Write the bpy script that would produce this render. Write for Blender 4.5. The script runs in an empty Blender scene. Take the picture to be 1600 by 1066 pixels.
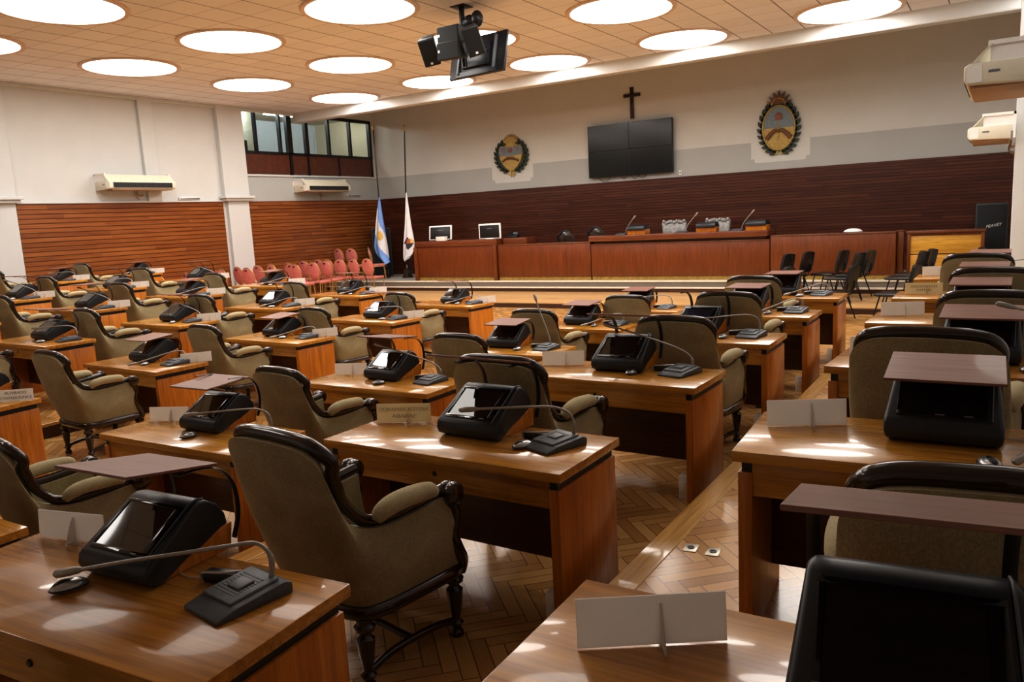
import bpy, bmesh, math, random
from mathutils import Vector, Matrix, Euler
random.seed(7)
S = bpy.context.scene
COL = S.collection
PI = math.pi

# ------------------------------------------------------------------ measured layout (metres, eye at z = 0)
FLOOR = dict(A=-1.63, B=-1.83, C=-2.09, D=-2.09, E=-1.93, F=-1.77, G=-1.65, H=-1.545)
FX = dict(A=-.82, B=-2.96, C=-5.22, D=-8.5, E=-10.68, F=-12.72, G=-14.85, H=-17.3)
DL, DW, DH = 1.40, .605, .75
XL, YF, HC = -18.43, 20.73, 3.474
PIT, PLAT, DAIS = -2.09, -1.97, -1.70

# ------------------------------------------------------------------ node helpers
def new_mat(name):
    m = bpy.data.materials.new(name); m.use_nodes = True
    nt = m.node_tree; b = nt.nodes['Principled BSDF']
    return m, nt, b
def val(nt, sock, v):
    if hasattr(v, 'is_output') or isinstance(v, bpy.types.NodeSocket): nt.links.new(v, sock)
    else: sock.default_value = v
def M(nt, op, a, b=0.0, c=None):
    n = nt.nodes.new('ShaderNodeMath'); n.operation = op
    val(nt, n.inputs[0], a); val(nt, n.inputs[1], b)
    if c is not None: val(nt, n.inputs[2], c)
    return n.outputs[0]
def coords(nt, kind='Object'):
    if kind == 'World': return nt.nodes.new('ShaderNodeNewGeometry').outputs['Position']
    return nt.nodes.new('ShaderNodeTexCoord').outputs[kind]
def mapping(nt, vec, scale=(1,1,1), rot=(0,0,0), loc=None):
    n = nt.nodes.new('ShaderNodeMapping'); nt.links.new(vec, n.inputs[0])
    n.inputs['Scale'].default_value = scale; n.inputs['Rotation'].default_value = rot
    if loc is not None: val(nt, n.inputs['Location'], loc)
    return n.outputs[0]
def noise(nt, vec, scale, detail=4, rough=.55, dist=0.0):
    n = nt.nodes.new('ShaderNodeTexNoise'); nt.links.new(vec, n.inputs['Vector'])
    n.inputs['Scale'].default_value = scale; n.inputs['Detail'].default_value = detail
    n.inputs['Roughness'].default_value = rough; n.inputs['Distortion'].default_value = dist
    return n.outputs['Fac']
def ramp(nt, fac, stops):
    n = nt.nodes.new('ShaderNodeValToRGB'); nt.links.new(fac, n.inputs[0])
    e = n.color_ramp.elements
    while len(e) < len(stops): e.new(.5)
    for el, (p, c) in zip(e, stops): el.position = p; el.color = (*c, 1)
    return n.outputs['Color']
def mixc(nt, fac, a, b, mode='MIX'):
    n = nt.nodes.new('ShaderNodeMix'); n.data_type = 'RGBA'; n.blend_type = mode
    val(nt, n.inputs[0], fac)
    for s, v in ((n.inputs[6], a), (n.inputs[7], b)):
        if isinstance(v, tuple): s.default_value = (*v, 1) if len(v) == 3 else v
        else: nt.links.new(v, s)
    return n.outputs[2]
def bump(nt, b, h, strength=.2, dist=.01):
    n = nt.nodes.new('ShaderNodeBump'); nt.links.new(h, n.inputs['Height'])
    n.inputs['Strength'].default_value = strength; n.inputs['Distance'].default_value = dist
    nt.links.new(n.outputs[0], b.inputs['Normal'])
def sep(nt, vec):
    n = nt.nodes.new('ShaderNodeSeparateXYZ'); nt.links.new(vec, n.inputs[0]); return n.outputs
def comb(nt, x, y, z=0.0):
    n = nt.nodes.new('ShaderNodeCombineXYZ')
    for s, v in zip(n.inputs, (x, y, z)): val(nt, s, v)
    return n.outputs[0]
def white(nt, vec):
    n = nt.nodes.new('ShaderNodeTexWhiteNoise'); nt.links.new(vec, n.inputs['Vector']); return n.outputs['Value']
def obj_random(nt): return nt.nodes.new('ShaderNodeObjectInfo').outputs['Random']

def plain(name, col, rough=.5, metal=0.0, nscale=30, amt=.12, coat=0.0, spec=.5, sheen=0.0):
    m, nt, b = new_mat(name)
    f = noise(nt, coords(nt), nscale, 3)
    d = tuple(max(0, c*(1-amt)) for c in col); u = tuple(min(1, c*(1+amt)) for c in col)
    nt.links.new(ramp(nt, f, [(.3, d), (.7, u)]), b.inputs['Base Color'])
    b.inputs['Roughness'].default_value = rough; b.inputs['Metallic'].default_value = metal
    b.inputs['Coat Weight'].default_value = coat; b.inputs['Specular IOR Level'].default_value = spec
    b.inputs['Sheen Weight'].default_value = sheen
    return m
def wood(name, dark, mid, light, rough=.22, coat=.5, axis=0, scale=1.0, vary=.25):
    m, nt, b = new_mat(name)
    r = obj_random(nt)
    sc = [14.0, 14.0, 14.0]; sc[axis] = 1.3
    off = comb(nt, M(nt,'MULTIPLY',r,37.0), M(nt,'MULTIPLY',r,19.0), M(nt,'MULTIPLY',r,53.0))
    v = mapping(nt, coords(nt), tuple(s*scale for s in sc), loc=off)
    f1 = noise(nt, v, 1.0, 6, .6, 1.2)
    sc2 = [60.0]*3; sc2[axis] = 2.0
    f2 = noise(nt, mapping(nt, coords(nt), tuple(sc2), loc=off), 1.0, 3, .7)
    c = ramp(nt, f1, [(.28, dark), (.5, mid), (.72, light)])
    c = mixc(nt, .35, c, ramp(nt, f2, [(.35, tuple(x*.55 for x in mid)), (.65, tuple(min(1,x*1.25) for x in light))]))
    hs = nt.nodes.new('ShaderNodeHueSaturation'); nt.links.new(c, hs.inputs['Color'])
    nt.links.new(M(nt,'ADD', 1-vary/2, M(nt,'MULTIPLY', r, vary)), hs.inputs['Value'])
    nt.links.new(M(nt,'ADD', .497, M(nt,'MULTIPLY', r, .009)), hs.inputs['Hue'])
    nt.links.new(hs.outputs[0], b.inputs['Base Color'])
    b.inputs['Roughness'].default_value = rough; b.inputs['Coat Weight'].default_value = coat
    b.inputs['Coat Roughness'].default_value = .045
    bump(nt, b, f2, .04, .002)
    return m
def velvet(name, dark, light):
    m, nt, b = new_mat(name)
    co = coords(nt)
    f = noise(nt, co, 5, 5, .6, .4); g = noise(nt, mapping(nt, co, (220, 220, 120)), 1.0, 2)
    c = ramp(nt, f, [(.3, dark), (.7, light)])
    c = mixc(nt, .3, c, ramp(nt, g, [(.35, tuple(x*.6 for x in dark)), (.65, tuple(min(1,x*1.3) for x in light))]))
    nt.links.new(c, b.inputs['Base Color'])
    b.inputs['Roughness'].default_value = .9; b.inputs['Sheen Weight'].default_value = .35
    b.inputs['Sheen Roughness'].default_value = .4; b.inputs['Sheen Tint'].default_value = (.9, .8, .6, 1)
    b.inputs['Specular IOR Level'].default_value = .15
    bump(nt, b, g, .25, .003)
    return m
def parquet(name, w=.085, n=5, ang=45, cols=((.44,.225,.07),(.57,.32,.11),(.68,.41,.16)), rough=.22):
    m, nt, b = new_mat(name)
    p = mapping(nt, coords(nt, 'World'), (1/w,)*3, (0, 0, math.radians(ang)))
    x, y, _ = sep(nt, p)
    i, j = M(nt,'FLOOR',x), M(nt,'FLOOR',y)
    d = M(nt,'SUBTRACT', i, j)
    k = M(nt,'FLOORED_MODULO', d, 2.0*n)
    blk = M(nt,'FLOOR', M(nt,'DIVIDE', d, 2.0*n))
    hor = M(nt,'LESS_THAN', k, n - .5)
    fx, fy = M(nt,'FRACT',x), M(nt,'FRACT',y)
    def sel(a, c): return M(nt,'ADD', M(nt,'MULTIPLY', hor, a), M(nt,'MULTIPLY', M(nt,'SUBTRACT',1.0,hor), c))
    along = sel(M(nt,'ADD',k,fx), M(nt,'ADD', M(nt,'SUBTRACT', 2.0*n-1, k), fy))
    across = sel(fy, fx)
    vid = comb(nt, sel(blk, i), sel(j, blk), hor)
    rnd = white(nt, vid)
    e1 = M(nt,'MINIMUM', across, M(nt,'SUBTRACT',1.0,across))
    e2 = M(nt,'MINIMUM', along, M(nt,'SUBTRACT', float(n), along))
    edge = M(nt,'LESS_THAN', M(nt,'MINIMUM', e1, e2), .035)
    gv = comb(nt, M(nt,'MULTIPLY',along,.35), M(nt,'MULTIPLY',across,5.0), M(nt,'MULTIPLY',rnd,40.0))
    g = noise(nt, gv, 1.5, 4)
    c = ramp(nt, M(nt,'ADD', M(nt,'MULTIPLY',rnd,.6), M(nt,'MULTIPLY',g,.4)), [(.2,cols[0]),(.5,cols[1]),(.8,cols[2])])
    c = mixc(nt, M(nt,'MULTIPLY',edge,.8), c, (.05,.02,.008))
    nt.links.new(c, b.inputs['Base Color'])
    b.inputs['Roughness'].default_value = rough; b.inputs['Coat Weight'].default_value = .25
    b.inputs['Coat Roughness'].default_value = .12
    return m
def slats(name, pitch, d, mcol, l, axis, rough=.3):
    """horizontal boards, grain along axis (0 = x, 1 = y)"""
    m, nt, b = new_mat(name)
    p = coords(nt, 'World'); o = sep(nt, p)
    zz = M(nt,'DIVIDE', o[2], pitch); row = M(nt,'FLOOR', zz); fr = M(nt,'FRACT', zz)
    run = M(nt,'DIVIDE', o[axis], 2.3)
    seg = M(nt,'FLOOR', M(nt,'ADD', run, white(nt, comb(nt, row, 3.0))))
    rnd = white(nt, comb(nt, row, seg))
    g = noise(nt, comb(nt, M(nt,'MULTIPLY',o[axis],1.2), M(nt,'MULTIPLY',o[2],26.0), M(nt,'MULTIPLY',rnd,9.0)), 1.0, 5, .6)
    c = ramp(nt, M(nt,'ADD', M(nt,'MULTIPLY',rnd,.2), M(nt,'MULTIPLY',g,.8)), [(.25,d),(.5,mcol),(.78,l)])
    gr = M(nt,'LESS_THAN', fr, .17)
    c = mixc(nt, M(nt,'MULTIPLY',gr,.85), c, (.012,.004,.002))
    nt.links.new(c, b.inputs['Base Color']); b.inputs['Roughness'].default_value = rough
    b.inputs['Coat Weight'].default_value = .2; b.inputs['Coat Roughness'].default_value = .2
    bump(nt, b, M(nt,'SUBTRACT', 1.0, gr), .5, .01)
    return m
def tiles(name):
    m, nt, b = new_mat(name)
    o = sep(nt, coords(nt, 'World'))
    ux = M(nt,'FRACT', M(nt,'DIVIDE', M(nt,'ADD', o[0], 15.326+.318), .6354))
    uy = M(nt,'FRACT', M(nt,'DIVIDE', M(nt,'ADD', o[1], -16.229+.31), .6208))
    ex = M(nt,'LESS_THAN', M(nt,'MINIMUM', ux, M(nt,'SUBTRACT',1.0,ux)), .016)
    ey = M(nt,'LESS_THAN', M(nt,'MINIMUM', uy, M(nt,'SUBTRACT',1.0,uy)), .009)
    tid = white(nt, comb(nt, M(nt,'FLOOR', M(nt,'DIVIDE', M(nt,'ADD', o[0], 15.326+.318), .6354)), M(nt,'FLOOR', M(nt,'DIVIDE', M(nt,'ADD', o[1], -16.229+.31), .6208))))
    f = noise(nt, coords(nt,'World'), 40, 3)
    c = ramp(nt, M(nt,'ADD', M(nt,'MULTIPLY',tid,.5), M(nt,'MULTIPLY',f,.5)), [(.2,(.80,.81,.86)),(.8,(.86,.87,.92))])
    c = mixc(nt, M(nt,'MULTIPLY',ey,.6), c, (.20,.12,.09))
    c = mixc(nt, M(nt,'MULTIPLY',ex,.9), c, (.10,.06,.05))
    nt.links.new(c, b.inputs['Base Color']); b.inputs['Roughness'].default_value = .85
    return m
def emit(name, col, s):
    m, nt, b = new_mat(name)
    f = noise(nt, coords(nt), 3, 1)
    nt.links.new(ramp(nt, f, [(.3, tuple(c*.97 for c in col)), (.7, col)]), b.inputs['Emission Color'])
    b.inputs['Base Color'].default_value = (.8,.8,.8,1)
    b.inputs['Emission Strength'].default_value = s
    return m
def card(name, col, tr):
    m, nt, b = new_mat(name)
    f = noise(nt, coords(nt), 20, 3)
    c = ramp(nt, f, [(.3, tuple(x*.97 for x in col)), (.7, col)])
    nt.links.new(c, b.inputs['Base Color']); b.inputs['Roughness'].default_value = .6
    t = nt.nodes.new('ShaderNodeBsdfTranslucent'); nt.links.new(c, t.inputs[0])
    mx = nt.nodes.new('ShaderNodeMixShader'); mx.inputs[0].default_value = tr
    nt.links.new(b.outputs[0], mx.inputs[1]); nt.links.new(t.outputs[0], mx.inputs[2])
    nt.links.new(mx.outputs[0], nt.nodes['Material Output'].inputs[0])
    return m
def glass(name):
    m = bpy.data.materials.new(name); m.use_nodes = True; nt = m.node_tree
    nt.nodes.clear()
    out = nt.nodes.new('ShaderNodeOutputMaterial'); mx = nt.nodes.new('ShaderNodeMixShader')
    t = nt.nodes.new('ShaderNodeBsdfTransparent'); g = nt.nodes.new('ShaderNodeBsdfGlossy')
    t.inputs[0].default_value = (.86,.9,.9,1); g.inputs['Roughness'].default_value = .02
    mx.inputs[0].default_value = .07; nt.links.new(t.outputs[0], mx.inputs[1]); nt.links.new(g.outputs[0], mx.inputs[2])
    nt.links.new(mx.outputs[0], out.inputs[0])
    return m

MT = dict(
    desk=wood('desk_wood', (.26,.09,.009), (.51,.215,.024), (.66,.33,.058), .24, .35),
    deskside=wood('desk_side_wood', (.29,.075,.006), (.53,.17,.013), (.65,.25,.03), .3, .2, axis=2),
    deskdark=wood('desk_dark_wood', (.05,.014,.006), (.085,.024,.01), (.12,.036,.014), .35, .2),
    lid=wood('lid_laminate', (.19,.075,.05), (.24,.10,.07), (.29,.13,.092), .42, .1, vary=.12),
    chairwood=wood('chair_frame_wood', (.009,.004,.002), (.02,.008,.004), (.035,.014,.007), .2, .6),
    velvet=velvet('olive_velvet', (.29,.25,.15), (.46,.405,.255)),
    pad=velvet('pale_olive_velvet', (.42,.36,.22), (.56,.49,.32)),
    black=plain('black_plastic', (.012,.013,.016), .38, 0, 60, .15),
    blacksoft=plain('dark_housing_plastic', (.019,.022,.029), .38, 0, 60, .15),
    bezel=plain('bezel_gloss', (.006,.006,.008), .12, 0, 60, .1, .3),
    screen=plain('dark_screen_glass', (.009,.010,.012), .04, 0, 3, .1, 1.0),
    bluescreen=plain('bluish_screen_glass', (.03,.04,.075), .06, 0, 3, .15, .5),
    grey=plain('grey_plastic', (.165,.185,.21), .42, 0, 60, .12),
    grey2=plain('dark_grey_plastic', (.08,.09,.105), .45, 0, 60, .12),
    neck=plain('gooseneck_metal', (.40,.38,.36), .36, .35, 80, .15),
    silver=plain('silver_plastic', (.52,.53,.55), .25, .7, 40, .06),
    white=plain('white_card', (.88,.87,.85), .6, 0, 40, .03),
    aged=card('aged_card', (.80,.73,.54), .55), cardw=card('white_card_board', (.90,.89,.87), .45),
    ink=plain('print_ink', (.03,.04,.08), .6),
    faint=plain('faint_print', (.42,.37,.25), .7),
    cable=plain('white_cable', (.62,.60,.56), .5),
    blackcable=plain('black_cable', (.01,.01,.01), .5),
    redfab=velvet('red_fabric', (.56,.155,.145), (.72,.27,.25)),
    gold=plain('gold_tube', (.60,.42,.15), .35, .75, 40, .1),
    leather=plain('black_leatherette', (.010,.011,.013), .33, 0, 30, .2, .15),
    blacksteel=plain('black_steel', (.008,.008,.009), .35, .3),
    wallp=plain('cream_wall_paint', (.645,.66,.66), .8, 0, 2, .02),
    wallf=plain('front_wall_paint', (.665,.67,.645), .8, 0, 2, .02),
    greyp=plain('grey_wall_paint', (.475,.49,.48), .8, 0, 2, .02),
    stage=plain('stage_ceiling_paint', (.50,.42,.33), .9, 0, 2, .03),
    tile=tiles('ceiling_tiles'),
    rim=plain('lamp_rim', (.72,.58,.49), .6, 0, 20, .04),
    lamp=emit('lamp_diffuser', (1,.975,.935), 9.0),
    floorp=parquet('herringbone_parquet', w=.072),
    floorplat=wood('platform_boards', (.48,.25,.09), (.62,.36,.15), (.72,.45,.21), .3, .2, vary=0),
    strip=wood('edge_strip', (.42,.21,.055), (.55,.30,.085), (.66,.39,.13), .22, .4, axis=1, vary=0),
    riser=plain('dark_riser', (.055,.022,.012), .5),
    carpet=plain('taupe_carpet', (.23,.19,.155), .95, 0, 90, .2),
    marble=plain('pale_nosing', (.74,.66,.54), .4, 0, 8, .08),
    daisfloor=plain('dais_floor', (.42,.40,.37), .5, 0, 5, .08),
    slatL=slats('slatted_panel_side_lit', .105, (.155,.042,.010), (.285,.092,.020), (.40,.15,.038), 1),  # lit version of the boards: orange light on this wall put into the colour
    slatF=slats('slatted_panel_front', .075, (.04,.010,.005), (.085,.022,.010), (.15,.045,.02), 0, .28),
    daiswood=wood('dais_veneer', (.105,.023,.004), (.165,.039,.007), (.22,.06,.011), .36, .05, axis=2, vary=.05),
    daistop=wood('dais_top', (.11,.028,.012), (.17,.048,.018), (.22,.07,.026), .25, .4, vary=.05),
    brass=plain('brass_kickplate', (.42,.28,.07), .4, .4, 12, .25),
    goldwood_lit=wood('golden_lit_veneer', (.50,.22,.03), (.64,.31,.045), (.74,.40,.07), .35, .2, vary=0),  # paler wood, with the yellow light on the side desk put into its colour
    cross=wood('cross_wood', (.02,.007,.004), (.035,.012,.007), (.05,.018,.01), .4, .1, axis=2),
    tvscreen=plain('video_wall_screen', (.014,.016,.017), .16, 0, 3, .1),
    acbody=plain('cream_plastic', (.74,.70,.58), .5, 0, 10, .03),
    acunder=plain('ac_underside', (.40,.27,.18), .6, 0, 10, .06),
    acgrill=plain('ac_grill', (.012,.012,.015), .5),
    booth=plain('booth_panel', (.115,.035,.018), .4, 0, 6, .2),
    bframe=plain('booth_frame', (.012,.009,.008), .4),
    boothcool=plain('booth_cool_wall', (.55,.62,.68), .8),
    boothwarm=plain('booth_warm_wall', (.62,.56,.42), .8),
    tube=emit('tube_light', (1,.97,.9), 110.0),
    tubecool=emit('cool_tube_light', (.8,.93,1), 150.0),
    glass=glass('window_glass'),
    leafg=plain('laurel_green', (.035,.05,.03), .6, 0, 20, .3),
    emgold=plain('emblem_gold', (.48,.33,.09), .5, .1, 20, .25),
    emblue=plain('emblem_blue', (.20,.25,.29), .6, 0, 20, .15),
    emcream=plain('emblem_cream', (.50,.36,.12), .6, 0, 14, .2),
    embrown=plain('emblem_brown', (.17,.075,.03), .6, 0, 20, .25),
    emred=plain('emblem_red', (.26,.10,.075), .6, 0, 20, .25),
    emgrey=plain('emblem_grey', (.36,.36,.35), .6, 0, 20, .15),
    fblue=plain('flag_blue', (.24,.44,.86), .8, 0, 5, .08),
    fwhite=plain('flag_white', (.86,.87,.90), .8, 0, 5, .04),
    fsun=plain('flag_sun', (.80,.56,.15), .8, 0, 30, .2),
    fdark=plain('flag_emblem_dark', (.05,.05,.07), .8),
    fred=plain('flag_emblem_red', (.55,.14,.06), .8),
    spk=plain('speaker_grille', (.007,.008,.010), .7, 0, 200, .3),
    spkbox=plain('speaker_cabinet', (.035,.036,.038), .55, 0, 40, .15),
    logo=plain('logo_white', (.75,.75,.75), .5),
    silverback=plain('carved_silver', (.34,.33,.32), .4, .2, 25, .35),
    plate=plain('outlet_metal', (.55,.53,.45), .35, .5, 30, .1),
)

# ------------------------------------------------------------------ mesh builder
class MB:
    def __init__(s): s.bm = bmesh.new(); s.mi = 0
    def _fin(s, verts, faces=None):
        for f in (faces or {f for v in verts for f in v.link_faces}): f.material_index = s.mi
    def box(s, x0, x1, y0, y1, z0, z1, bev=0.0, seg=2, mat=None):
        r = bmesh.ops.create_cube(s.bm, size=1)
        vs = r['verts']
        bmesh.ops.scale(s.bm, verts=vs, vec=(abs(x1-x0), abs(y1-y0), abs(z1-z0)))
        bmesh.ops.translate(s.bm, verts=vs, vec=((x0+x1)/2, (y0+y1)/2, (z0+z1)/2))
        fs = {f for v in vs for f in v.link_faces}
        if bev:
            es = {e for v in vs for e in v.link_edges}
            o = bmesh.ops.bevel(s.bm, geom=list(es), offset=bev, segments=seg, profile=.5, affect='EDGES')
            vs = list({v for f in o['faces'] for v in f.verts} | {v for v in vs if v.is_valid})
        if mat is not None: bmesh.ops.transform(s.bm, matrix=mat, verts=vs)
        s._fin(vs); return s
    def prism(s, poly, a, b, axis='y', bev=0.0, mat=None):
        """poly: 2-D outline; axis y -> (x,z), x -> (y,z), z -> (x,y)"""
        def P(p, t): return {'y': (p[0], t, p[1]), 'x': (t, p[0], p[1]), 'z': (p[0], p[1], t)}[axis]
        A = [s.bm.verts.new(P(p, a)) for p in poly]; B = [s.bm.verts.new(P(p, b)) for p in poly]
        n = len(poly); fs = [s.bm.faces.new(A), s.bm.faces.new(B[::-1])]
        for i in range(n): fs.append(s.bm.faces.new((A[i], B[i], B[(i+1) % n], A[(i+1) % n])))
        bmesh.ops.recalc_face_normals(s.bm, faces=fs)
        vs = A + B
        if bev:
            o = bmesh.ops.bevel(s.bm, geom=list({e for f in fs for e in f.edges}), offset=bev, segments=2, profile=.5, affect='EDGES')
            vs = list({v for f in o['faces'] for v in f.verts} | {v for v in vs if v.is_valid})
        if mat is not None: bmesh.ops.transform(s.bm, matrix=mat, verts=vs)
        s._fin(vs); return s
    def tube(s, pts, r, n=8, flat=None, closed=False, up=(0, 0, 1)):
        """sweep; r float or list; flat=(a,b) multiplies the radius along the two frame axes"""
        pts = [Vector(p) for p in pts]; k = len(pts)
        rr = r if isinstance(r, (list, tuple)) else [r]*k
        fa, fb = flat or (1, 1); rings = []; u = None
        for i, p in enumerate(pts):
            if closed: t = pts[(i+1) % k] - pts[i-1]
            else: t = pts[min(i+1, k-1)] - pts[max(i-1, 0)]
            t.normalize()
            if u is None:
                u = Vector(up); u = u - t*u.dot(t)
                if u.length < 1e-3: u = Vector((1, 0, 0)) - t*t.x
            else: u = u - t*u.dot(t)
            u.normalize(); w = t.cross(u)
            rings.append([s.bm.verts.new(p + (u*math.cos(2*PI*q/n)*fa + w*math.sin(2*PI*q/n)*fb)*rr[i]) for q in range(n)])
        for i in range(k if closed else k-1):
            A, B = rings[i], rings[(i+1) % k]
            for q in range(n):
                f = s.bm.faces.new((A[q], A[(q+1) % n], B[(q+1) % n], B[q])); f.material_index = s.mi
        if not closed:
            for ring in (rings[0][::-1], rings[-1]):
                f = s.bm.faces.new(ring); f.material_index = s.mi
        return s
    def lathe(s, prof, o=(0, 0, 0), n=16, mat=None):
        rings = []; o = Vector(o); vs = []
        for r, z in prof:
            if r < 1e-5: ring = [s.bm.verts.new(o + Vector((0, 0, z)))]
            else: ring = [s.bm.verts.new(o + Vector((r*math.cos(2*PI*q/n), r*math.sin(2*PI*q/n), z))) for q in range(n)]
            rings.append(ring); vs += ring
        for A, B in zip(rings, rings[1:]):
            for q in range(n):
                a, b = A[q % len(A)], A[(q+1) % len(A)]; c, d = B[(q+1) % len(B)], B[q % len(B)]
                u = list(dict.fromkeys((a, b, c, d)))
                if len(u) > 2:
                    f = s.bm.faces.new(u); f.material_index = s.mi
        for ring, rev in ((rings[0], True), (rings[-1], False)):
            if len(ring) > 2:
                f = s.bm.faces.new(ring[::-1] if rev else ring); f.material_index = s.mi
        if mat is not None: bmesh.ops.transform(s.bm, matrix=mat, verts=vs)
        return s
    def grid(s, rows, closed=False, matfn=None):
        V = [[s.bm.verts.new(p) for p in row] for row in rows]
        for i in range(len(V)-1):
            for j in range(len(V[0])-1):
                f = s.bm.faces.new((V[i][j], V[i][j+1], V[i+1][j+1], V[i+1][j]))
                f.material_index = matfn(i, j) if matfn else s.mi
        return V
    def ellipsoid(s, c, r, n=16, m=10, zmin=-1.0):
        prof = []
        for i in range(m+1):
            a = -PI/2 + PI*i/m; z = math.sin(a)
            if z < zmin: continue
            prof.append((max(math.cos(a), 0), z))
        mt = Matrix.Translation(c) @ Matrix.Diagonal((*r, 1))
        return s.lathe(prof, n=n, mat=mt)
    def build(s, name, mats, parent=None, smooth=35, loc=None, rot=None):
        me = bpy.data.meshes.new(name)
        bmesh.ops.recalc_face_normals(s.bm, faces=s.bm.faces[:])
        s.bm.to_mesh(me); s.bm.free()
        for m in (mats if isinstance(mats, (list, tuple)) else [mats]): me.materials.append(MT[m] if isinstance(m, str) else m)
        if smooth:
            for p in me.polygons: p.use_smooth = True
            me.set_sharp_from_angle(angle=math.radians(smooth))
        o = bpy.data.objects.new(name, me); COL.objects.link(o)
        if parent: o.parent = parent
        if loc: o.location = loc
        if rot: o.rotation_euler = rot
        return o

def spline(pts, n):
    P = [Vector(p) for p in pts]; P = [P[0]*2-P[1]] + P + [P[-1]*2-P[-2]]
    out = []; k = len(P)-3
    for i in range(n+1):
        t = i/n*k; a = min(int(t), k-1); t -= a
        p0, p1, p2, p3 = P[a:a+4]
        out.append(.5*((2*p1)+(p2-p0)*t+(2*p0-5*p1+4*p2-p3)*t*t+(3*p1-p0-3*p2+p3)*t**3))
    return out
def tag(o, label, cat, group=None):
    o['label'] = label; o['category'] = cat
    if group: o['group'] = group
    return o
def thing(name, loc=(0, 0, 0), rz=0.0, label=None, cat=None, group=None):
    o = bpy.data.objects.new(name, None); COL.objects.link(o)
    o.location = loc; o.rotation_euler = (0, 0, rz); o.empty_display_size = .1
    if label: tag(o, label, cat, group)
    return o
def struct(o): o['kind'] = 'structure'; return o
def dup(root, loc, rz=0.0, label=None, group=None, cat=None):
    r = root.copy(); COL.objects.link(r); r.location = loc
    e = root.rotation_euler.copy(); e.z = rz; r.rotation_euler = e
    for k, v in (('label', label), ('group', group), ('category', cat)):
        if v: r[k] = v
    for ch in list(root.children):
        c = ch.copy(); COL.objects.link(c); c.parent = r
        for g in list(ch.children):
            d = g.copy(); COL.objects.link(d); d.parent = c
    return r
PROTOS = []
def text(body, size, mat, parent, loc, rot, name='lettering', mirror=False, extrude=.0004, align='CENTER', shear=0.0):
    cu = bpy.data.curves.new(name, 'FONT'); cu.body = body; cu.size = size; cu.extrude = extrude
    cu.align_x = align; cu.align_y = 'CENTER'; cu.shear = shear; cu.space_line = .95
    cu.materials.append(MT[mat])
    tmp = bpy.data.objects.new('tmp', cu); COL.objects.link(tmp)
    bpy.context.view_layer.update()
    me = bpy.data.meshes.new_from_object(tmp.evaluated_get(bpy.context.evaluated_depsgraph_get()))
    bpy.data.objects.remove(tmp)
    o = bpy.data.objects.new(name, me); COL.objects.link(o); o.parent = parent
    o.location = loc; o.rotation_euler = rot
    if mirror: o.scale = (-1, 1, 1)
    return o

# ================================================================== SETTING
def slab(name, x0, x1, y0, y1, z0, z1, mat, bev=0): return struct(MB().box(x0, x1, y0, y1, z0, z1, bev).build(name, mat, smooth=None))
Y0 = -3.5; XR = 1.5
slab('floor', XL-.2, XR+.2, Y0, YF+.2, PIT-.3, PIT, 'floorp')
YT = 11.25
slab('floor', -1.42, XR, Y0, YT, PIT, FLOOR['A'], 'floorp')
slab('floor', -3.66, -1.42, Y0, YT, PIT, FLOOR['B'], 'floorp')
slab('floor', -10.85, -8.68, Y0, YT, PIT, FLOOR['E'], 'floorp')
slab('floor', -12.95, -10.85, Y0, YT, PIT, FLOOR['F'], 'floorp')
slab('floor', -15.10, -12.95, Y0, YT, PIT, FLOOR['G'], 'floorp')
slab('floor', XL, -15.10, Y0, YT, PIT, FLOOR['H'], 'floorp')
n = 1
def trim(x0, x1, y0, y1, z0, z1, mat, bev=0):
    global n
    o = slab('trim_%d' % n, x0, x1, y0, y1, z0, z1, mat, bev); n += 1; return o
for xe, z, s in ((-1.42, FLOOR['A'], 1), (-3.66, FLOOR['B'], 1), (-8.68, FLOOR['E'], -1), (-10.85, FLOOR['F'], -1), (-12.95, FLOOR['G'], -1), (-15.10, FLOOR['H'], -1)):
    a, b = sorted((xe - s*.015, xe + s*.115))
    trim(a, b, Y0, YT+.01, z-.03, z+.004, 'strip', .004)
    a, b = sorted((xe - s*.006, xe + s*.02))
    trim(a, b, Y0, YT, PIT, z-.03, 'riser')
# platform, steps and dais at the front
slab('floor', XL, XR, 15.55, 18.0, PIT, PLAT, 'floorplat')
slab('floor', XL, -14.5, 11.45, 15.55, PIT, PLAT, 'floorplat')
trim(-14.5, XR, 15.52, 15.56, PIT, PLAT-.02, 'riser')
slab('floor', XL, XR, 17.95, YF, PIT, -1.85, 'carpet')
trim(XL, XR, 17.93, 17.96, PLAT, -1.88, 'riser')
trim(XL, XR, 17.90, 18.02, -1.88, -1.845, 'marble', .008)
slab('floor', XL, XR, 18.13, YF, -1.86, DAIS, 'daisfloor')
trim(XL, XR, 18.10, 18.14, -1.85, -1.73, 'carpet')
trim(XL, XR, 18.08, 18.2, -1.735, DAIS+.004, 'marble', .008)
# walls
WT = .2
slab('wall_left', XL-WT, XL, Y0, 15.12, PIT, 4.4, 'wallp')
slab('wall_left', XL-WT, XL, 15.12, YF+.2, PIT, 1.64, 'wallp')
slab('wall_left', XL-WT, XL, 15.12, YF+.2, 3.50, 4.4, 'wallp')
slab('wall_left', XL-WT, XL, 20.6, YF+.2, 1.64, 3.50, 'wallp')
slab('wall_front', XL-WT, XR+WT, YF, YF+WT, PIT, 4.4, 'wallf')
slab('wall_right', XR, XR+WT, Y0, YF+.2, PIT, 4.4, 'wallp')
slab('wall_back', XL-WT, XR+WT, Y0-WT, Y0, PIT, 4.4, 'wallp')
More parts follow.
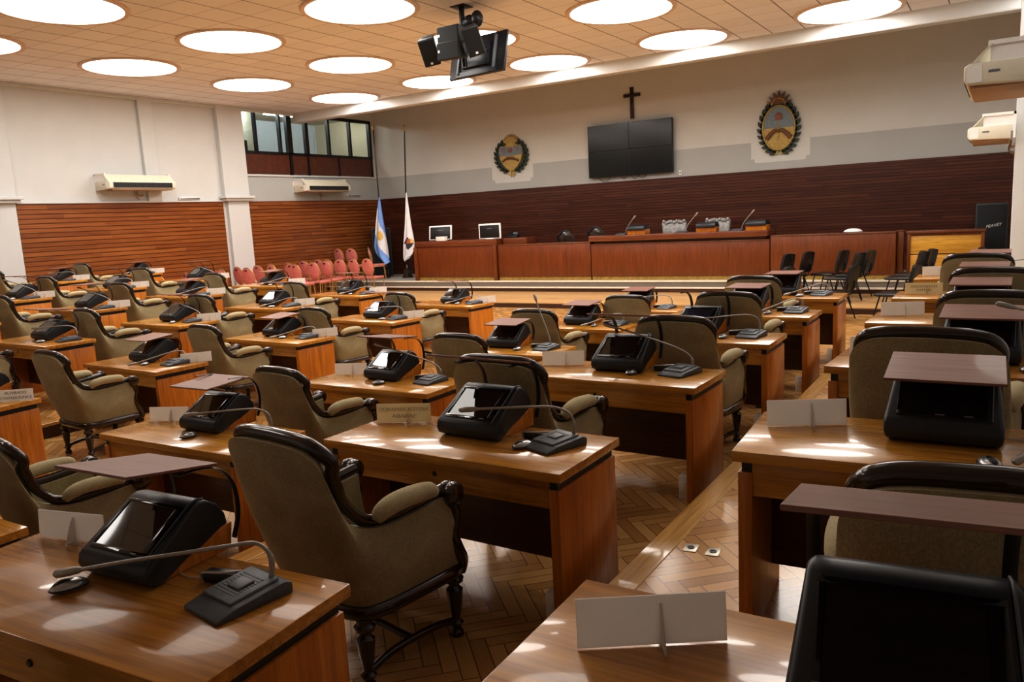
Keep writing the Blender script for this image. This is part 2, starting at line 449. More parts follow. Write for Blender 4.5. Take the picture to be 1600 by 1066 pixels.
# ceiling: tiled field, beam at its front edge, plain ceiling over the dais
slab('ceiling', XL, XR, Y0, 17.15, HC, HC+.25, 'tile')
trim(XL, XR, 17.15, 17.45, 3.19, HC+.9, 'wallp', .03)
slab('ceiling', XL, XR, 17.40, YF, 4.25, 4.4, 'stage')
trim(XL, XL+.07, Y0, 17.15, HC-.09, HC, 'wallp', .02)
# slatted panelling
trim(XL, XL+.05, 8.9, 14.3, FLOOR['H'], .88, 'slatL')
trim(XL, XL+.05, Y0, 8.0, FLOOR['H'], .88, 'slatL')
trim(XL, XL+.05, 15.17, YF, PIT, .87, 'slatL')
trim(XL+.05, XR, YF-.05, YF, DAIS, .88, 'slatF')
trim(XL, XL+.07, 8.9, 14.3, .87, .91, 'wallp', .01)
# left pilasters with capitals
for a, b in ((8.0, 8.88), (14.32, 15.15)):
    trim(XL, XL+.16, a, b, .98, HC, 'wallp', .01)
    trim(XL, XL+.12, a+.1, b-.02, PIT, .90, 'wallp', .01)
    trim(XL, XL+.30, a-.1, b+.08, .95, 1.02, 'wallp', .015)
    trim(XL, XL+.24, a-.04, b+.04, .885, .95, 'wallp', .015)
trim(XL, XL+.09, 12.06, 12.44, .9, HC, 'wallp', .01)
# pillars along the side of the camera
trim(.07, XR, 14.35, 15.1, PIT, HC, 'wallp', .015)
trim(.24, XR, 8.78, 9.2, FLOOR['A'], HC, 'wallp', .015)
# grey painted band with notched niches for the two emblems (front wall), and on the side wall
def band(x0, x1, niches):
    zb, zt = .885, 1.60
    top = [(x0, zt)]
    for a, b, zn in niches:
        top += [(a, zt), (a, zn+.10), (a+.08, zn+.10), (a+.11, zn), (b-.11, zn), (b-.08, zn+.10), (b, zn+.10), (b, zt)]
    top += [(x1, zt)]
    return top + [(x1, zb), (x0, zb)]
mb = MB(); mb.prism(band(XL, XR, [(-13.65, -12.15, 1.10), (-5.64, -4.18, 1.08)]), YF-.012, YF, 'y')
o = mb.build('trim_%d' % n, 'greyp', smooth=None); struct(o); n += 1
trim(XL, XL+.012, 15.17, YF, .87, 1.60, 'greyp')
trim(XL, XL+.06, 15.17, YF, 1.585, 1.64, 'wallp', .01)

# ------------------------------------------------------------------ glazed control booth in the side wall
win = struct(thing('window_1', (XL, 17.86, 2.28)))
def bx(y0, y1, z0, z1, x0, x1, name, mat, bev=0): return MB().box(x0, x1, y0-17.86, y1-17.86, z0-2.28, z1-2.28, bev).build(name, mat, win, smooth=None)
ys = [15.15, 15.72, 16.78, 17.0, 17.66, 18.63, 19.62, 20.58]
fr = MB()
for y, w in ((15.15, .04), (15.72, .03), (16.62, .03), (16.98, .09), (17.68, .06), (18.63, .035), (19.6, .035), (20.56, .05)):
    fr.box(-.10, .02, y-17.86-w, y-17.86+w, -.02, 1.19)
fr.box(-.10, .02, 15.12-17.86, 20.6-17.86, -.05, .03); fr.box(-.10, .02, 15.12-17.86, 20.6-17.86, 1.13, 1.22)
fr.build('window_frame', 'bframe', win, smooth=None)
for y0, y1 in zip([15.17, 15.74, 17.05, 17.72, 18.66, 19.63], [15.70, 16.93, 17.64, 18.60, 19.58, 20.53]):
    bx(y0, y1, 2.30, 3.42, -.05, -.042, 'window_pane', 'glass')
for y0, y1 in ((15.14, 16.90), (17.05, 17.63), (17.72, 18.98), (19.03, 20.55)):
    bx(y0, y1, 1.66, 2.24, -.08, -.01, 'window_panel', 'booth')
m2 = MB()
for y in (16.97, 17.68, 19.0, 20.57): m2.box(-.09, .01, y-17.86-.035, y-17.86+.035, -.64, -.03)
m2.build('window_post', 'bframe', win, smooth=None)
slab('wall_booth', XL-3.2, XL-3.1, 14.6, 21.2, 1.5, 3.8, 'boothcool')
slab('wall_booth', XL-3.1, XL-.2, 14.5, 14.6, 1.5, 3.8, 'boothcool')
slab('wall_booth', XL-3.1, XL-.2, 21.1, 21.2, 1.5, 3.8, 'boothwarm')
slab('wall_booth', XL-1.6, XL-1.5, 16.35, 16.9, 1.5, 3.8, 'boothwarm')
slab('floor', XL-3.2, XL-.2, 14.5, 21.2, 1.45, 1.55, 'riser')
slab('ceiling', XL-3.2, XL-.2, 14.5, 21.2, 3.72, 3.8, 'boothwarm')
for k, (x, y, mat, lb) in enumerate(((XL-1.2, 15.9, 'tubecool', 'cool white tube lamp inside the glazed booth beside the pilaster'), (XL-1.4, 17.9, 'tube', 'middle fluorescent tube lamp inside the glazed booth'), (XL-1.0, 20.0, 'tube', 'warm tube lamp at the flag end of the glazed booth'))):
    t = thing('ceiling_tube_light', (x, y, 3.66), 0, lb, 'light', 'tube lamps in the glazed booth')
    MB().box(-.06, .06, -.62, .62, .0, .06, .01).build('housing', 'white', t)
    MB().tube([(0, -.6, -.02), (0, .6, -.02)], .02, 10).build('tube', mat, t)
t = thing('booth_monitor', (XL-.35, 15.42, 2.24), PI/2, 'black monitor seen behind the booth glass beside the pilaster', 'monitor')
MB().box(-.24, .24, -.02, .02, .10, .40, .01).build('screen', 'black', t)
MB().box(-.04, .04, -.015, .015, .0, .11).build('stand', 'black', t)
MB().box(-.12, .12, -.08, .08, -.0, .015, .004).build('base', 'black', t)
slab('trim_booth_shelf', XL-.6, XL-.2, 14.6, 21.1, 2.2, 2.24, 'riser')

# ------------------------------------------------------------------ round ceiling lamps
LX, LY, LA, LB = -15.326, 16.229, 3.177, 3.104
lampp = thing('ceiling_lamp', (0, 0, 0), 0, 'x', 'ceiling light', 'round white ceiling lights'); PROTOS.append(lampp)
R = .875
MB().lathe([(R, -.004), (R*.7, -.012), (0.0, -.016)], n=64).build('diffuser', 'lamp', lampp)
MB().lathe([(R, .0), (R+.0, -.03), (R+.07, -.035), (R+.085, -.02), (R+.085, .0)], n=64).build('rim', 'rim', lampp)
ordn = ['first', 'second', 'third', 'fourth', 'fifth', 'sixth', 'seventh', 'eighth', 'ninth', 'tenth', 'eleventh', 'twelfth', 'thirteenth', 'fourteenth']
lines = ['the line along the ceiling beam', 'the second line from the ceiling beam', 'the third line from the ceiling beam', 'the fourth line from the ceiling beam']
SEEN = {(i, j) for j, k in enumerate((5, 4, 3, 2)) for i in range(k)}
for i, j in sorted(SEEN):
    dup(lampp, (LX+i*LA, LY-j*LB, HC), 0, '%s round ceiling light from the booth wall in %s' % (ordn[i], lines[j]))
def area(name, loc, size, power, rot=(0, 0, 0), col=(1, .975, .935), shape='DISK', sy=None):
    l = bpy.data.lights.new(name, 'AREA'); l.shape = shape; l.size = size; l.energy = power; l.color = col
    if sy: l.size_y = sy
    o = bpy.data.objects.new(name, l); COL.objects.link(o); o.location = loc; o.rotation_euler = rot
    return o
for i in range(6):
    for j in range(6):
        if (i, j) in SEEN or (j == 5 and i != 2): continue
        p = 9.0*PI*R*R*PI*(.92)
        if j == 5: p *= .55
        if j == 4: p *= .36 if i in (2, 3) else .08
        if i >= 3 and j == 3: p *= .45
        if i == 5: p *= .45
        area('ceiling_lamp_light', (LX+i*LA, LY-j*LB, HC-.03), 2*R, p)

# ================================================================== DESK FURNITURE PROTOTYPES
# ---- desk (origin: floor, middle of its footprint; the sitter's side is -y)
desk = thing('desk', label='x', cat='desk', group='delegate desks'); PROTOS.append(desk)
hl, hw = DL/2, DW/2
MB().box(-hl, hl, -hw, hw, DH-.042, DH, .004).build('desktop', 'desk', desk)
for sx in (-1, 1):
    a, b = sorted((sx*(hl-.018), sx*(hl-.068)))
    MB().box(a, b, -hw+.02, hw-.02, 0, DH-.085, .003).build('side_panel', 'deskside', desk)
sp = MB()
for sx in (-1, 1):
    a, b = sorted((sx*(hl-.03), sx*(hl-.068)))
    sp.box(a, b, -hw+.03, hw-.03, DH-.088, DH-.04)
sp.box(-hl+.05, hl-.05, hw-.06, hw-.03, DH-.088, DH-.04)
sp.build('gap_shade_strip', 'black', desk)  # black fill puts the shade of the gap under the desktop into colour
ap = MB().box(-hl+.066, hl-.066, -hw+.03, -hw+.052, DH-.175, DH-.04, .002).build('apron', 'desk', desk)
MB().lathe([(.0, .004), (.010, .004), (.012, 0), (.012, -.004)], n=14, mat=Matrix.Translation((0, -hw+.028, DH-.10)) @ Matrix.Rotation(PI/2, 4, 'X')).build('keyhole', 'black', ap)
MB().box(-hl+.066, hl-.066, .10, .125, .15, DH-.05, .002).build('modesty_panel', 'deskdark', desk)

# ---- armchair (origin: floor, faces +y)
chair = thing('armchair', label='x', cat='armchair', group='delegate armchairs'); PROTOS.append(chair)
TOP = [(0,-.455,1.045),(.16,-.455,1.04),(.250,-.448,1.018),(.298,-.425,.955),(.304,-.395,.87),(.300,-.355,.775),(.300,-.285,.705),(.304,-.16,.672),(.31,0,.675),(.318,.18,.69)]
BAS = [(0,-.29,.36),(.14,-.29,.36),(.225,-.275,.36),(.268,-.245,.36),(.284,-.20,.36),(.293,-.15,.36),(.298,-.09,.36),(.303,-.01,.36),(.307,.10,.36),(.31,.235,.36)]
NP = 40
th_, bh_ = spline(TOP, NP), spline(BAS, NP)
full_t = [Vector((-p.x, p.y, p.z)) for p in th_[:0:-1]] + th_
full_b = [Vector((-p.x, p.y, p.z)) for p in bh_[:0:-1]] + bh_
NV = 10
def shell(off):
    rows = []
    for k in range(NV+1):
        v = k/NV; row = []
        for i, (t, b) in enumerate(zip(full_t, full_b)):
            p = b.lerp(t, v)
            a = full_b[max(i-1, 0)]; c = full_b[min(i+1, len(full_b)-1)]
            d = (c-a); nrm = Vector((d.y, -d.x, 0)).normalized()
            row.append(p + nrm*(.022*math.sin(PI*v) - off))
        rows.append(row)
    return rows
def shell_mesh():
    mb = MB(); A = mb.grid(shell(0.0)); B = mb.grid(shell(.075))
    bmv = mb.bm
    for i in (0, NV):
        for j in range(len(A[0])-1): bmv.faces.new((A[i][j], A[i][j+1], B[i][j+1], B[i][j]))
    for j in (0, len(A[0])-1):
        for i in range(NV): bmv.faces.new((A[i][j], A[i+1][j], B[i+1][j], B[i][j]))
    return mb
shell_mesh().build('upholstery', 'velvet', chair, 50)
rail = []
for i, p in enumerate(full_t):
    a = full_t[max(i-1, 0)]; c = full_t[min(i+1, len(full_t)-1)]
    d = c-a; nrm = Vector((d.y, -d.x, 0)).normalized()
    q = abs(i-NP)/NP; yo = .010 + .034*max(0.0, min(1.0, (q-.22)/.12))*max(0.0, min(1.0, (.78-q)/.15))
    rail.append(p - nrm*.036 + Vector((0, yo, .018)))
rad = []
for i in range(len(rail)):
    q = abs(i-NP)/NP
    rad.append(.030 - .004*min(1, q*1.6))
MB().tube(rail, rad, 10, flat=(1.0, 1.0)).build('frame_rail', 'chairwood', chair, 60)
seat = MB(); seat.box(-.245, .245, -.26, .30, .36, .475, .045, 4); seat.build('seat_cushion', 'velvet', chair, 60)
sr = [b + Vector((0, .0, -.03)) for b in full_b] + [Vector((.2, .29, .33)), Vector((0, .305, .33)), Vector((-.2, .29, .33))]
MB().tube([Vector((p.x*.97, p.y*.97, .335)) for p in sr], .034, 8, closed=True).build('seat_rail', 'chairwood', chair, 60)
for sx in (-1, 1):
    pp = [(sx*.303, -.20, .705), (sx*.306, -.17, .735), (sx*.309, -.10, .752), (sx*.312, 0, .752), (sx*.315, .08, .745), (sx*.316, .11, .72)]
    MB().tube(spline(pp, 16), [.022, .03, .036, .040, .043, .045, .046, .047, .048, .048, .047, .046, .045, .043, .038, .032, .022], 12, flat=(.8, 1.05)).build('armrest_pad', 'pad', chair, 70)
    asup = MB()
    asup.tube(spline([(sx*.318, .19, .675), (sx*.318, .225, .60), (sx*.316, .20, .52), (sx*.313, .225, .44), (sx*.30, .262, .37), (sx*.285, .268, .31)], 20), [.03-.004*math.sin(i/20*PI*2) for i in range(21)], 8, flat=(1.0, .9))
    o = asup.build('arm_support', 'chairwood', chair, 60)
    sc = MB(); prof = [(0, -.042), (.03, -.042), (.047, -.034), (.052, -.012), (.046, 0), (.052, .012), (.047, .034), (.03, .042), (0, .042)]
    sc.lathe(prof, n=18, mat=Matrix.Translation((sx*.318, .205, .695)) @ Matrix.Rotation(PI/2, 4, 'Y'))
    sc.build('arm_scroll', 'chairwood', o, 50)
LEG = [(.018, 0), (.030, .004), (.032, .016), (.026, .028), (.016, .036), (.028, .052), (.033, .066), (.022, .078), (.018, .085), (.022, .10), (.030, .15), (.036, .20), (.038, .222), (.024, .236), (.022, .245), (.040, .258), (.044, .275), (.034, .288), (.036, .30), (.036, .345)]
LEGP = [(.255, .255), (-.255, .255), (.235, -.245), (-.235, -.245)]
for lx, ly in LEGP: MB().lathe(LEG, (lx, ly, 0), 14).build('leg', 'chairwood', chair, 45)
st = MB()
for sx in (-1, 1): st.tube(spline([(sx*.235, -.245, .075), (sx*.235, -.1, .10), (sx*.245, .1, .10), (sx*.255, .255, .075)], 12), .017, 8)
st.tube(spline([(-.24, 0, .102), (0, 0, .115), (.24, 0, .102)], 8), .017, 8)
st.build('stretcher', 'chairwood', chair, 60)

# ---- touchscreen terminal in its wooden cradle (origin: on the desk, faces -y)
def make_terminal(name, lid_mode, scr='screen'):
    t = thing(name, label='x', cat='terminal', group='touchscreen terminals'); PROTOS.append(t)
    prof = [(-.150, .0, .182), (-.182, .018, .190), (-.192, .045, .192), (-.186, .078, .190), (-.170, .094, .188), (.030, .222, .176), (.058, .232, .172), (.090, .226, .168), (.150, .188, .16), (.186, .140, .152), (.196, .10, .15), (.18, .075, .15), (.0, .04, .165), (-.12, .0, .178)]
    mb = MB()
    L_ = [mb.bm.verts.new((-w, y, z)) for y, z, w in prof]; R_ = [mb.bm.verts.new((w, y, z)) for y, z, w in prof]
    k = len(prof); fs = [mb.bm.faces.new(L_[::-1]), mb.bm.faces.new(R_)]
    for i in range(k): mb.bm.faces.new((L_[i], L_[(i+1) % k], R_[(i+1) % k], R_[i]))
    es = {e for f in fs for e in f.edges}
    bmesh.ops.recalc_face_normals(mb.bm, faces=mb.bm.faces[:])
    bmesh.ops.bevel(mb.bm, geom=list(es), offset=.016, segments=3, profile=.5, affect='EDGES')
    hs = mb.build('housing', 'blacksoft', t, 40)
    # sloped face frame
    ang = math.atan2(.128, .20)
    FM = Matrix.Translation((0, -.070, .158)) @ Matrix.Rotation(ang, 4, 'X')
    def onface(x0, x1, y0, y1, z0, z1, bev=0.0): return MB().box(x0, x1, y0, y1, z0, z1, bev, mat=FM)
    bz_ = MB()
    for a in ((-.150, .140, -.108, -.090), (-.150, .140, .094, .108), (-.150, -.135, -.09, .094), (.108, .140, -.09, .094)): bz_.box(*a, -.004, .005, .002, mat=FM)
    bz_.build('screen_bezel', 'bezel', t, 40)
    onface(-.136, .109, -.091, .095, -.004, .0025).build('screen', scr, t, 40)
    lg = MB()
    for a in ((-.024, .006, -.1025, -.0965),): lg.box(*a, .004, .0056, mat=FM)
    lg.build('maker_mark', 'silver', t, 40)
    MB().box(.066, .094, -.102, -.097, .004, .0056, mat=FM).build('button_mark', 'grey', t, 40)
    sm = MB()
    pf = [(-.168, .097), (.030, .225), (.060, .235), (.092, .229)]
    sm.tube([(.152, y-.002, z) for y, z in pf], .0035, 6); sm.build('seam_line', 'grey2', t, 40)
    wb = MB(); wb.prism([(-.11, 0), (.19, 0), (.205, .10), (.16, .095), (-.02, .042)], -.158, .158, 'x', .004)
    wb.build('wooden_cradle', 'deskside', t, 40)
    wdt = .19
    if lid_mode == 'raised':
        for sx in (-1, 1):
            pts = spline([(sx*.172, .195, .04), (sx*.172, .226, .13), (sx*.172, .218, .24), (sx*.172, .165, .315), (sx*.172, .085, .345), (sx*.172, -.02, .352)], 22)
            MB().tube(pts, .013, 8, flat=(.28, 1.0), up=(0, 1, 0)).build('lid_arm', 'black', t, 50)
        MB().box(-wdt, wdt, -.285, .085, -.005, .005, .002).build('lid_panel', 'lid', t, None, loc=(0, .06, .360))
    else:
        for sx in (-1, 1):
            pts = spline([(sx*.172, .195, .04), (sx*.172, .226, .12), (sx*.172, .20, .20), (sx*.172, .13, .246), (sx*.172, .03, .254)], 18)
            MB().tube(pts, .013, 8, flat=(.28, 1.0), up=(0, 1, 0)).build('lid_arm', 'black', t, 50)
        MB().box(-wdt, wdt, -.255, .095, -.005, .005, .002).build('lid_panel', 'lid', t, None, loc=(0, .05, .264), rot=(math.radians(4), 0, 0))
    return t
term_r = make_terminal('touchscreen_terminal', 'raised')
term_f = make_terminal('touchscreen_terminal', 'flat')
term_b = make_terminal('touchscreen_terminal', 'raised', 'bluescreen')

# ---- gooseneck microphone unit
def make_mic(kind):
    t = thing('microphone_unit', label='x', cat='microphone', group='gooseneck microphone units'); PROTOS.append(t)
    mb = MB(); mb.prism([(-.105, 0), (.105, 0), (.105, .030), (.085, .040), (-.05, .026), (-.105, .012)], -.075, .075, 'x', .005)
    mb.build('base', 'grey2', t, 40)
    tl = math.atan2(.014, .135)
    FM = Matrix.Translation((0, .02, .0345)) @ Matrix.Rotation(tl, 4, 'X')
    tp = MB().box(-.068, .052, -.075, .062, -.004, .006, .003, mat=FM).build('top_plate', 'grey', t, 40)
    gr = MB()
    for k in range(9): gr.box(-.055, .03, -.05+k*.010, -.045+k*.010, .005, .0072, mat=FM)
    gr.build('grille', 'grey2', tp, None)
    MB().box(-.032, .018, -.03, .018, .006, .0125, .004, mat=FM).build('talk_button', 'grey', tp, 40)
    P_ = {'level': [(.03,.075,.035),(.028,.08,.09),(.012,.07,.135),(-.03,.035,.160),(-.09,-.02,.163),(-.18,-.10,.158),(-.27,-.18,.152)],
          'low': [(.03,.075,.035),(.028,.08,.10),(.005,.06,.14),(-.05,.02,.135),(-.15,-.05,.115),(-.28,-.13,.088),(-.40,-.21,.060)],
          'droop': [(.03,.075,.035),(.028,.08,.085),(.010,.07,.115),(-.03,.02,.120),(-.08,-.06,.100),(-.14,-.15,.07),(-.20,-.25,.042)],
          'up': [(.03,.075,.035),(.026,.08,.08),(-.005,.075,.115),(-.06,.05,.15),(-.16,.0,.195),(-.26,-.05,.235),(-.36,-.10,.272)],
          'tall': [(.0,.06,.035),(-.012,.062,.10),(-.04,.066,.18),(-.075,.07,.26),(-.11,.075,.34),(-.135,.08,.40),(-.15,.082,.44)]}[kind]
    sp_ = spline(P_, 40)
    MB().tube(sp_, [.0075 if i < 8 else .0056 for i in range(41)], 8).build('gooseneck', 'neck', t, 60)
    e = sp_[-1]; d = (sp_[-1]-sp_[-4]).normalized()
    MB().tube([e-d*.012, e, e+d*.022, e+d*.06, e+d*.068], [.006, .0105, .0125, .0125, .006], 12).build('microphone_head', 'neck', t, 50)
    t.scale = (1.24, 1.2, 1.1)
    return t
mics = {k: make_mic(k) for k in ('level', 'low', 'droop', 'up', 'tall')}
# ---- small card reader lying beside the microphone
rdr = thing('card_reader', label='x', cat='card reader', group='card readers'); PROTOS.append(rdr)
MB().box(-.06, .06, -.022, .022, 0, .034, .006, 3).build('body', 'black', rdr, 40)
MB().tube(spline([(-.058, -.024, .006), (-.062, -.026, .030), (-.045, -.025, .037), (.02, -.02, .040), (.075, .0, .042)], 14), .005, 8).build('trim_edge', 'silver', rdr, 60)
MB().tube(spline([(-.05, .01, .02), (-.10, -.01, .006), (-.16, .0, .004), (-.21, .03, .012), (-.24, .05, .03)], 20), .0022, 6).build('cable', 'cable', rdr, 60)
# ---- mouse
mou = thing('mouse', label='x', cat='computer mouse', group='computer mice'); PROTOS.append(mou)
MB().ellipsoid((0, 0, .012), (.033, .055, .024), 18, 12, -.45).build('shell', 'silver', mou, 80)
MB().ellipsoid((0, -.008, .020), (.019, .040, .019), 16, 12).build('button_strip', 'black', mou, 80)
MB().tube([Vector((.0335*math.cos(a), .0555*math.sin(a), .012)) for a in [k*2*PI/24 for k in range(24)]], .003, 6, closed=True).build('side_band', 'black', mou, 80)
# ---- folded cross nameplate (faces -y with its blank back)
def make_plate(mat, front=True):
    t = thing('nameplate', label='x', cat='nameplate', group='nameplates'); PROTOS.append(t)
    tilt = Matrix.Rotation(math.radians(-5), 4, 'X')
    MB().box(-.135, .135, -.0018, .0018, .002, .098, 0, mat=tilt).build('card', mat, t, None)
    MB().prism([(-.045, 0), (.04, 0), (.012, .07), (.0, .085), (-.012, .07)] if front else [(-.012, 0), (.05, 0), (.03, .07), (.012, .085), (.006, .02)], .015, .0185, 'x').build('support', mat, t, None)
    t.scale = (1.14, 1.0, 1.08)
    return t
plate = make_plate('cardw'); plate_a = make_plate('aged', False); plate_p = make_plate('cardw', False)
# ---- white floor junction box
jb = thing('junction_box', label='x', cat='junction box', group='white junction boxes'); PROTOS.append(jb)
MB().box(-.03, .03, -.035, .035, 0, .155, .004).build('case', 'white', jb, 40)
MB().box(-.018, .018, -.038, -.034, .05, .12, .002).build('cover', 'white', jb, 40)

# ================================================================== PLACE THE DESKS
FIT = {('A',0):(-.82,.984,.025),('A',1):(-.817,2.731,.06),('A',2):(-.809,4.409,-.05),('A',3):(-.842,6.09,-.018),('A',4):(-.842,7.66,0),('A',5):(-.83,9.5,0),
 ('B',0):(-3.0,.88,.088),('B',1):(-2.955,2.76,-.005),('B',2):(-2.965,4.52,-.023),('B',3):(-2.93,6.13,.005),('B',4):(-2.95,7.72,-.01),('B',5):(-2.95,9.3,.005),
 ('C',0):(-5.3,1.10,.02),('C',1):(-5.33,2.90,.02),('C',2):(-5.23,4.69,.01),('C',3):(-5.10,6.42,.03),('C',4):(-5.12,8.15,.0),('C',5):(-5.06,9.8,.03),
 ('D',1):(-8.46,2.72,.06),('D',2):(-8.56,4.59,-.03),('D',3):(-8.48,6.40,-.04),('D',4):(-8.50,8.20,-.08),('D',5):(-8.48,10.05,-.08),
 ('E',2):(-10.69,4.59,-.01),('E',3):(-10.58,6.28,-.03),('E',4):(-10.6,8.04,-.01),('E',5):(-10.66,9.85,-.05),
 ('F',2):(-12.72,4.47,0),('F',3):(-12.6,6.20,-.01),('F',4):(-12.72,8.05,-.04),('F',5):(-12.72,9.87,-.04),
 ('G',3):(-14.82,6.26,-.01),('G',4):(-14.80,7.95,0),('G',5):(-14.82,9.75,0),
 ('H',4):(-17.4,8.3,.02),('H',5):(-17.35,9.98,.02)}
FILE = dict(A='file above the aisle step', B='file just below the aisle step', C='file on the camera side of gangway', D='file just across the gangway', E='second file beyond the gangway', F='third file beyond the gangway', G='fourth file beyond the gangway', H='file along the slatted wall')
# lid: r = raised, f = flat, number = tilt in degrees; mic neck; plate side; terminal dx, yaw
SPEC = {
 ('A',0):dict(lid=('r',-14), mic='tall', plate=-1, tdx=.02, tdy=-.08), ('A',1):dict(lid=('f',6), mic='droop', plate=-1, tdx=-.02), ('A',2):dict(lid=('f',5), mic='up', plate=-1),
 ('A',3):dict(lid=('f',4), mic='level', plate=-1), ('A',4):dict(lid=('f',3), mic='level', plate=-1, aged=1), ('A',5):dict(lid=('f',3), mic='level', plate=-1),
 ('B',0):dict(lid=('r',-10), mic='low', plate=-1, tdx=-.02, tdy=.03), ('B',1):dict(lid=('r',-13), mic='level', plate=-1, aged=1, tdx=.02, tdy=.0), ('B',2):dict(lid=('r',-9), mic='up', plate=-1, tdx=.03),
 ('B',3):dict(lid=('b',-7), mic='level'), ('B',4):dict(lid=('f',3), mic='droop'), ('B',5):dict(lid=('f',2), mic='droop'),
 ('C',0):dict(lid=('f',3), mic='level'), ('C',1):dict(lid=('r',2), mic='level', plate=-1, tdx=.0), ('C',2):dict(lid=('r',-6), mic='up', plate=-1, tdx=-.03), ('C',3):dict(lid=('f',4), mic='tall', tdx=-.02),
 ('C',4):dict(lid=('f',4), mic='droop'), ('C',5):dict(lid=('f',4), mic='level'),
 ('D',1):dict(lid=('r',-8), mic='level', plate=1, text=1), ('D',2):dict(lid=('f',5), mic='droop', plate=1, tdx=-.07), ('D',3):dict(lid=('f',5), mic='droop', plate=1, tdx=-.12), ('D',4):dict(lid=('r',-4.5), mic='level', plate=1), ('D',5):dict(lid=('r',-3.5), mic='droop', plate=1),
 ('E',2):dict(lid=('r',-5), mic='level'), ('E',3):dict(lid=('r',-5), mic='up', plate=1), ('E',4):dict(lid=('r',-4), mic='droop', plate=1), ('E',5):dict(lid=('r',-3), mic='droop', plate=1),
 ('F',2):dict(lid=('r',-4), mic='level'), ('F',3):dict(lid=('r',0), mic='up', plate=1), ('F',4):dict(lid=('f',4), mic='droop', plate=1), ('F',5):dict(lid=('f',4), mic='droop', plate=1),
 ('G',3):dict(lid=('r',-3), mic='up', plate=1), ('G',4):dict(lid=('r',-3), mic='level', plate=1), ('G',5):dict(lid=('r',-2), mic='up', plate=1),
 ('H',4):dict(lid=('f',3), mic='level', plate=1), ('H',5):dict(lid=('f',3), mic='droop', plate=1)}
CH = {('B',1):(-.03,-.42,-.10),('B',0):(0.1,-.50,0),('C',1):(.08,-.60,-.12),('C',2):(.0,-.42,-.10),('C',3):(.22,-.42,-.05),('C',4):(.02,-.38,-.03),('C',5):(.4,-.6,0),('D',2):(.27,-.38,-.03),('D',3):(.17,-.46,-.05),('D',4):(.3,-.62,0),('D',5):(.2,-.66,0),('E',4):(.15,-.6,-.05),
 ('A',1):(.06,-.60,.03),('A',0):(.1,-.5,0),('A',2):(-.12,-.30,.0),('A',3):(.12,-.48,.0),('A',4):(.08,-.42,0),('A',5):(-.08,-.6,.0),('B',2):(-.08,-.56,0),('B',3):(.24,-.45,0),('B',4):(.17,-.42,0),('B',5):(-.05,-.40,0)}
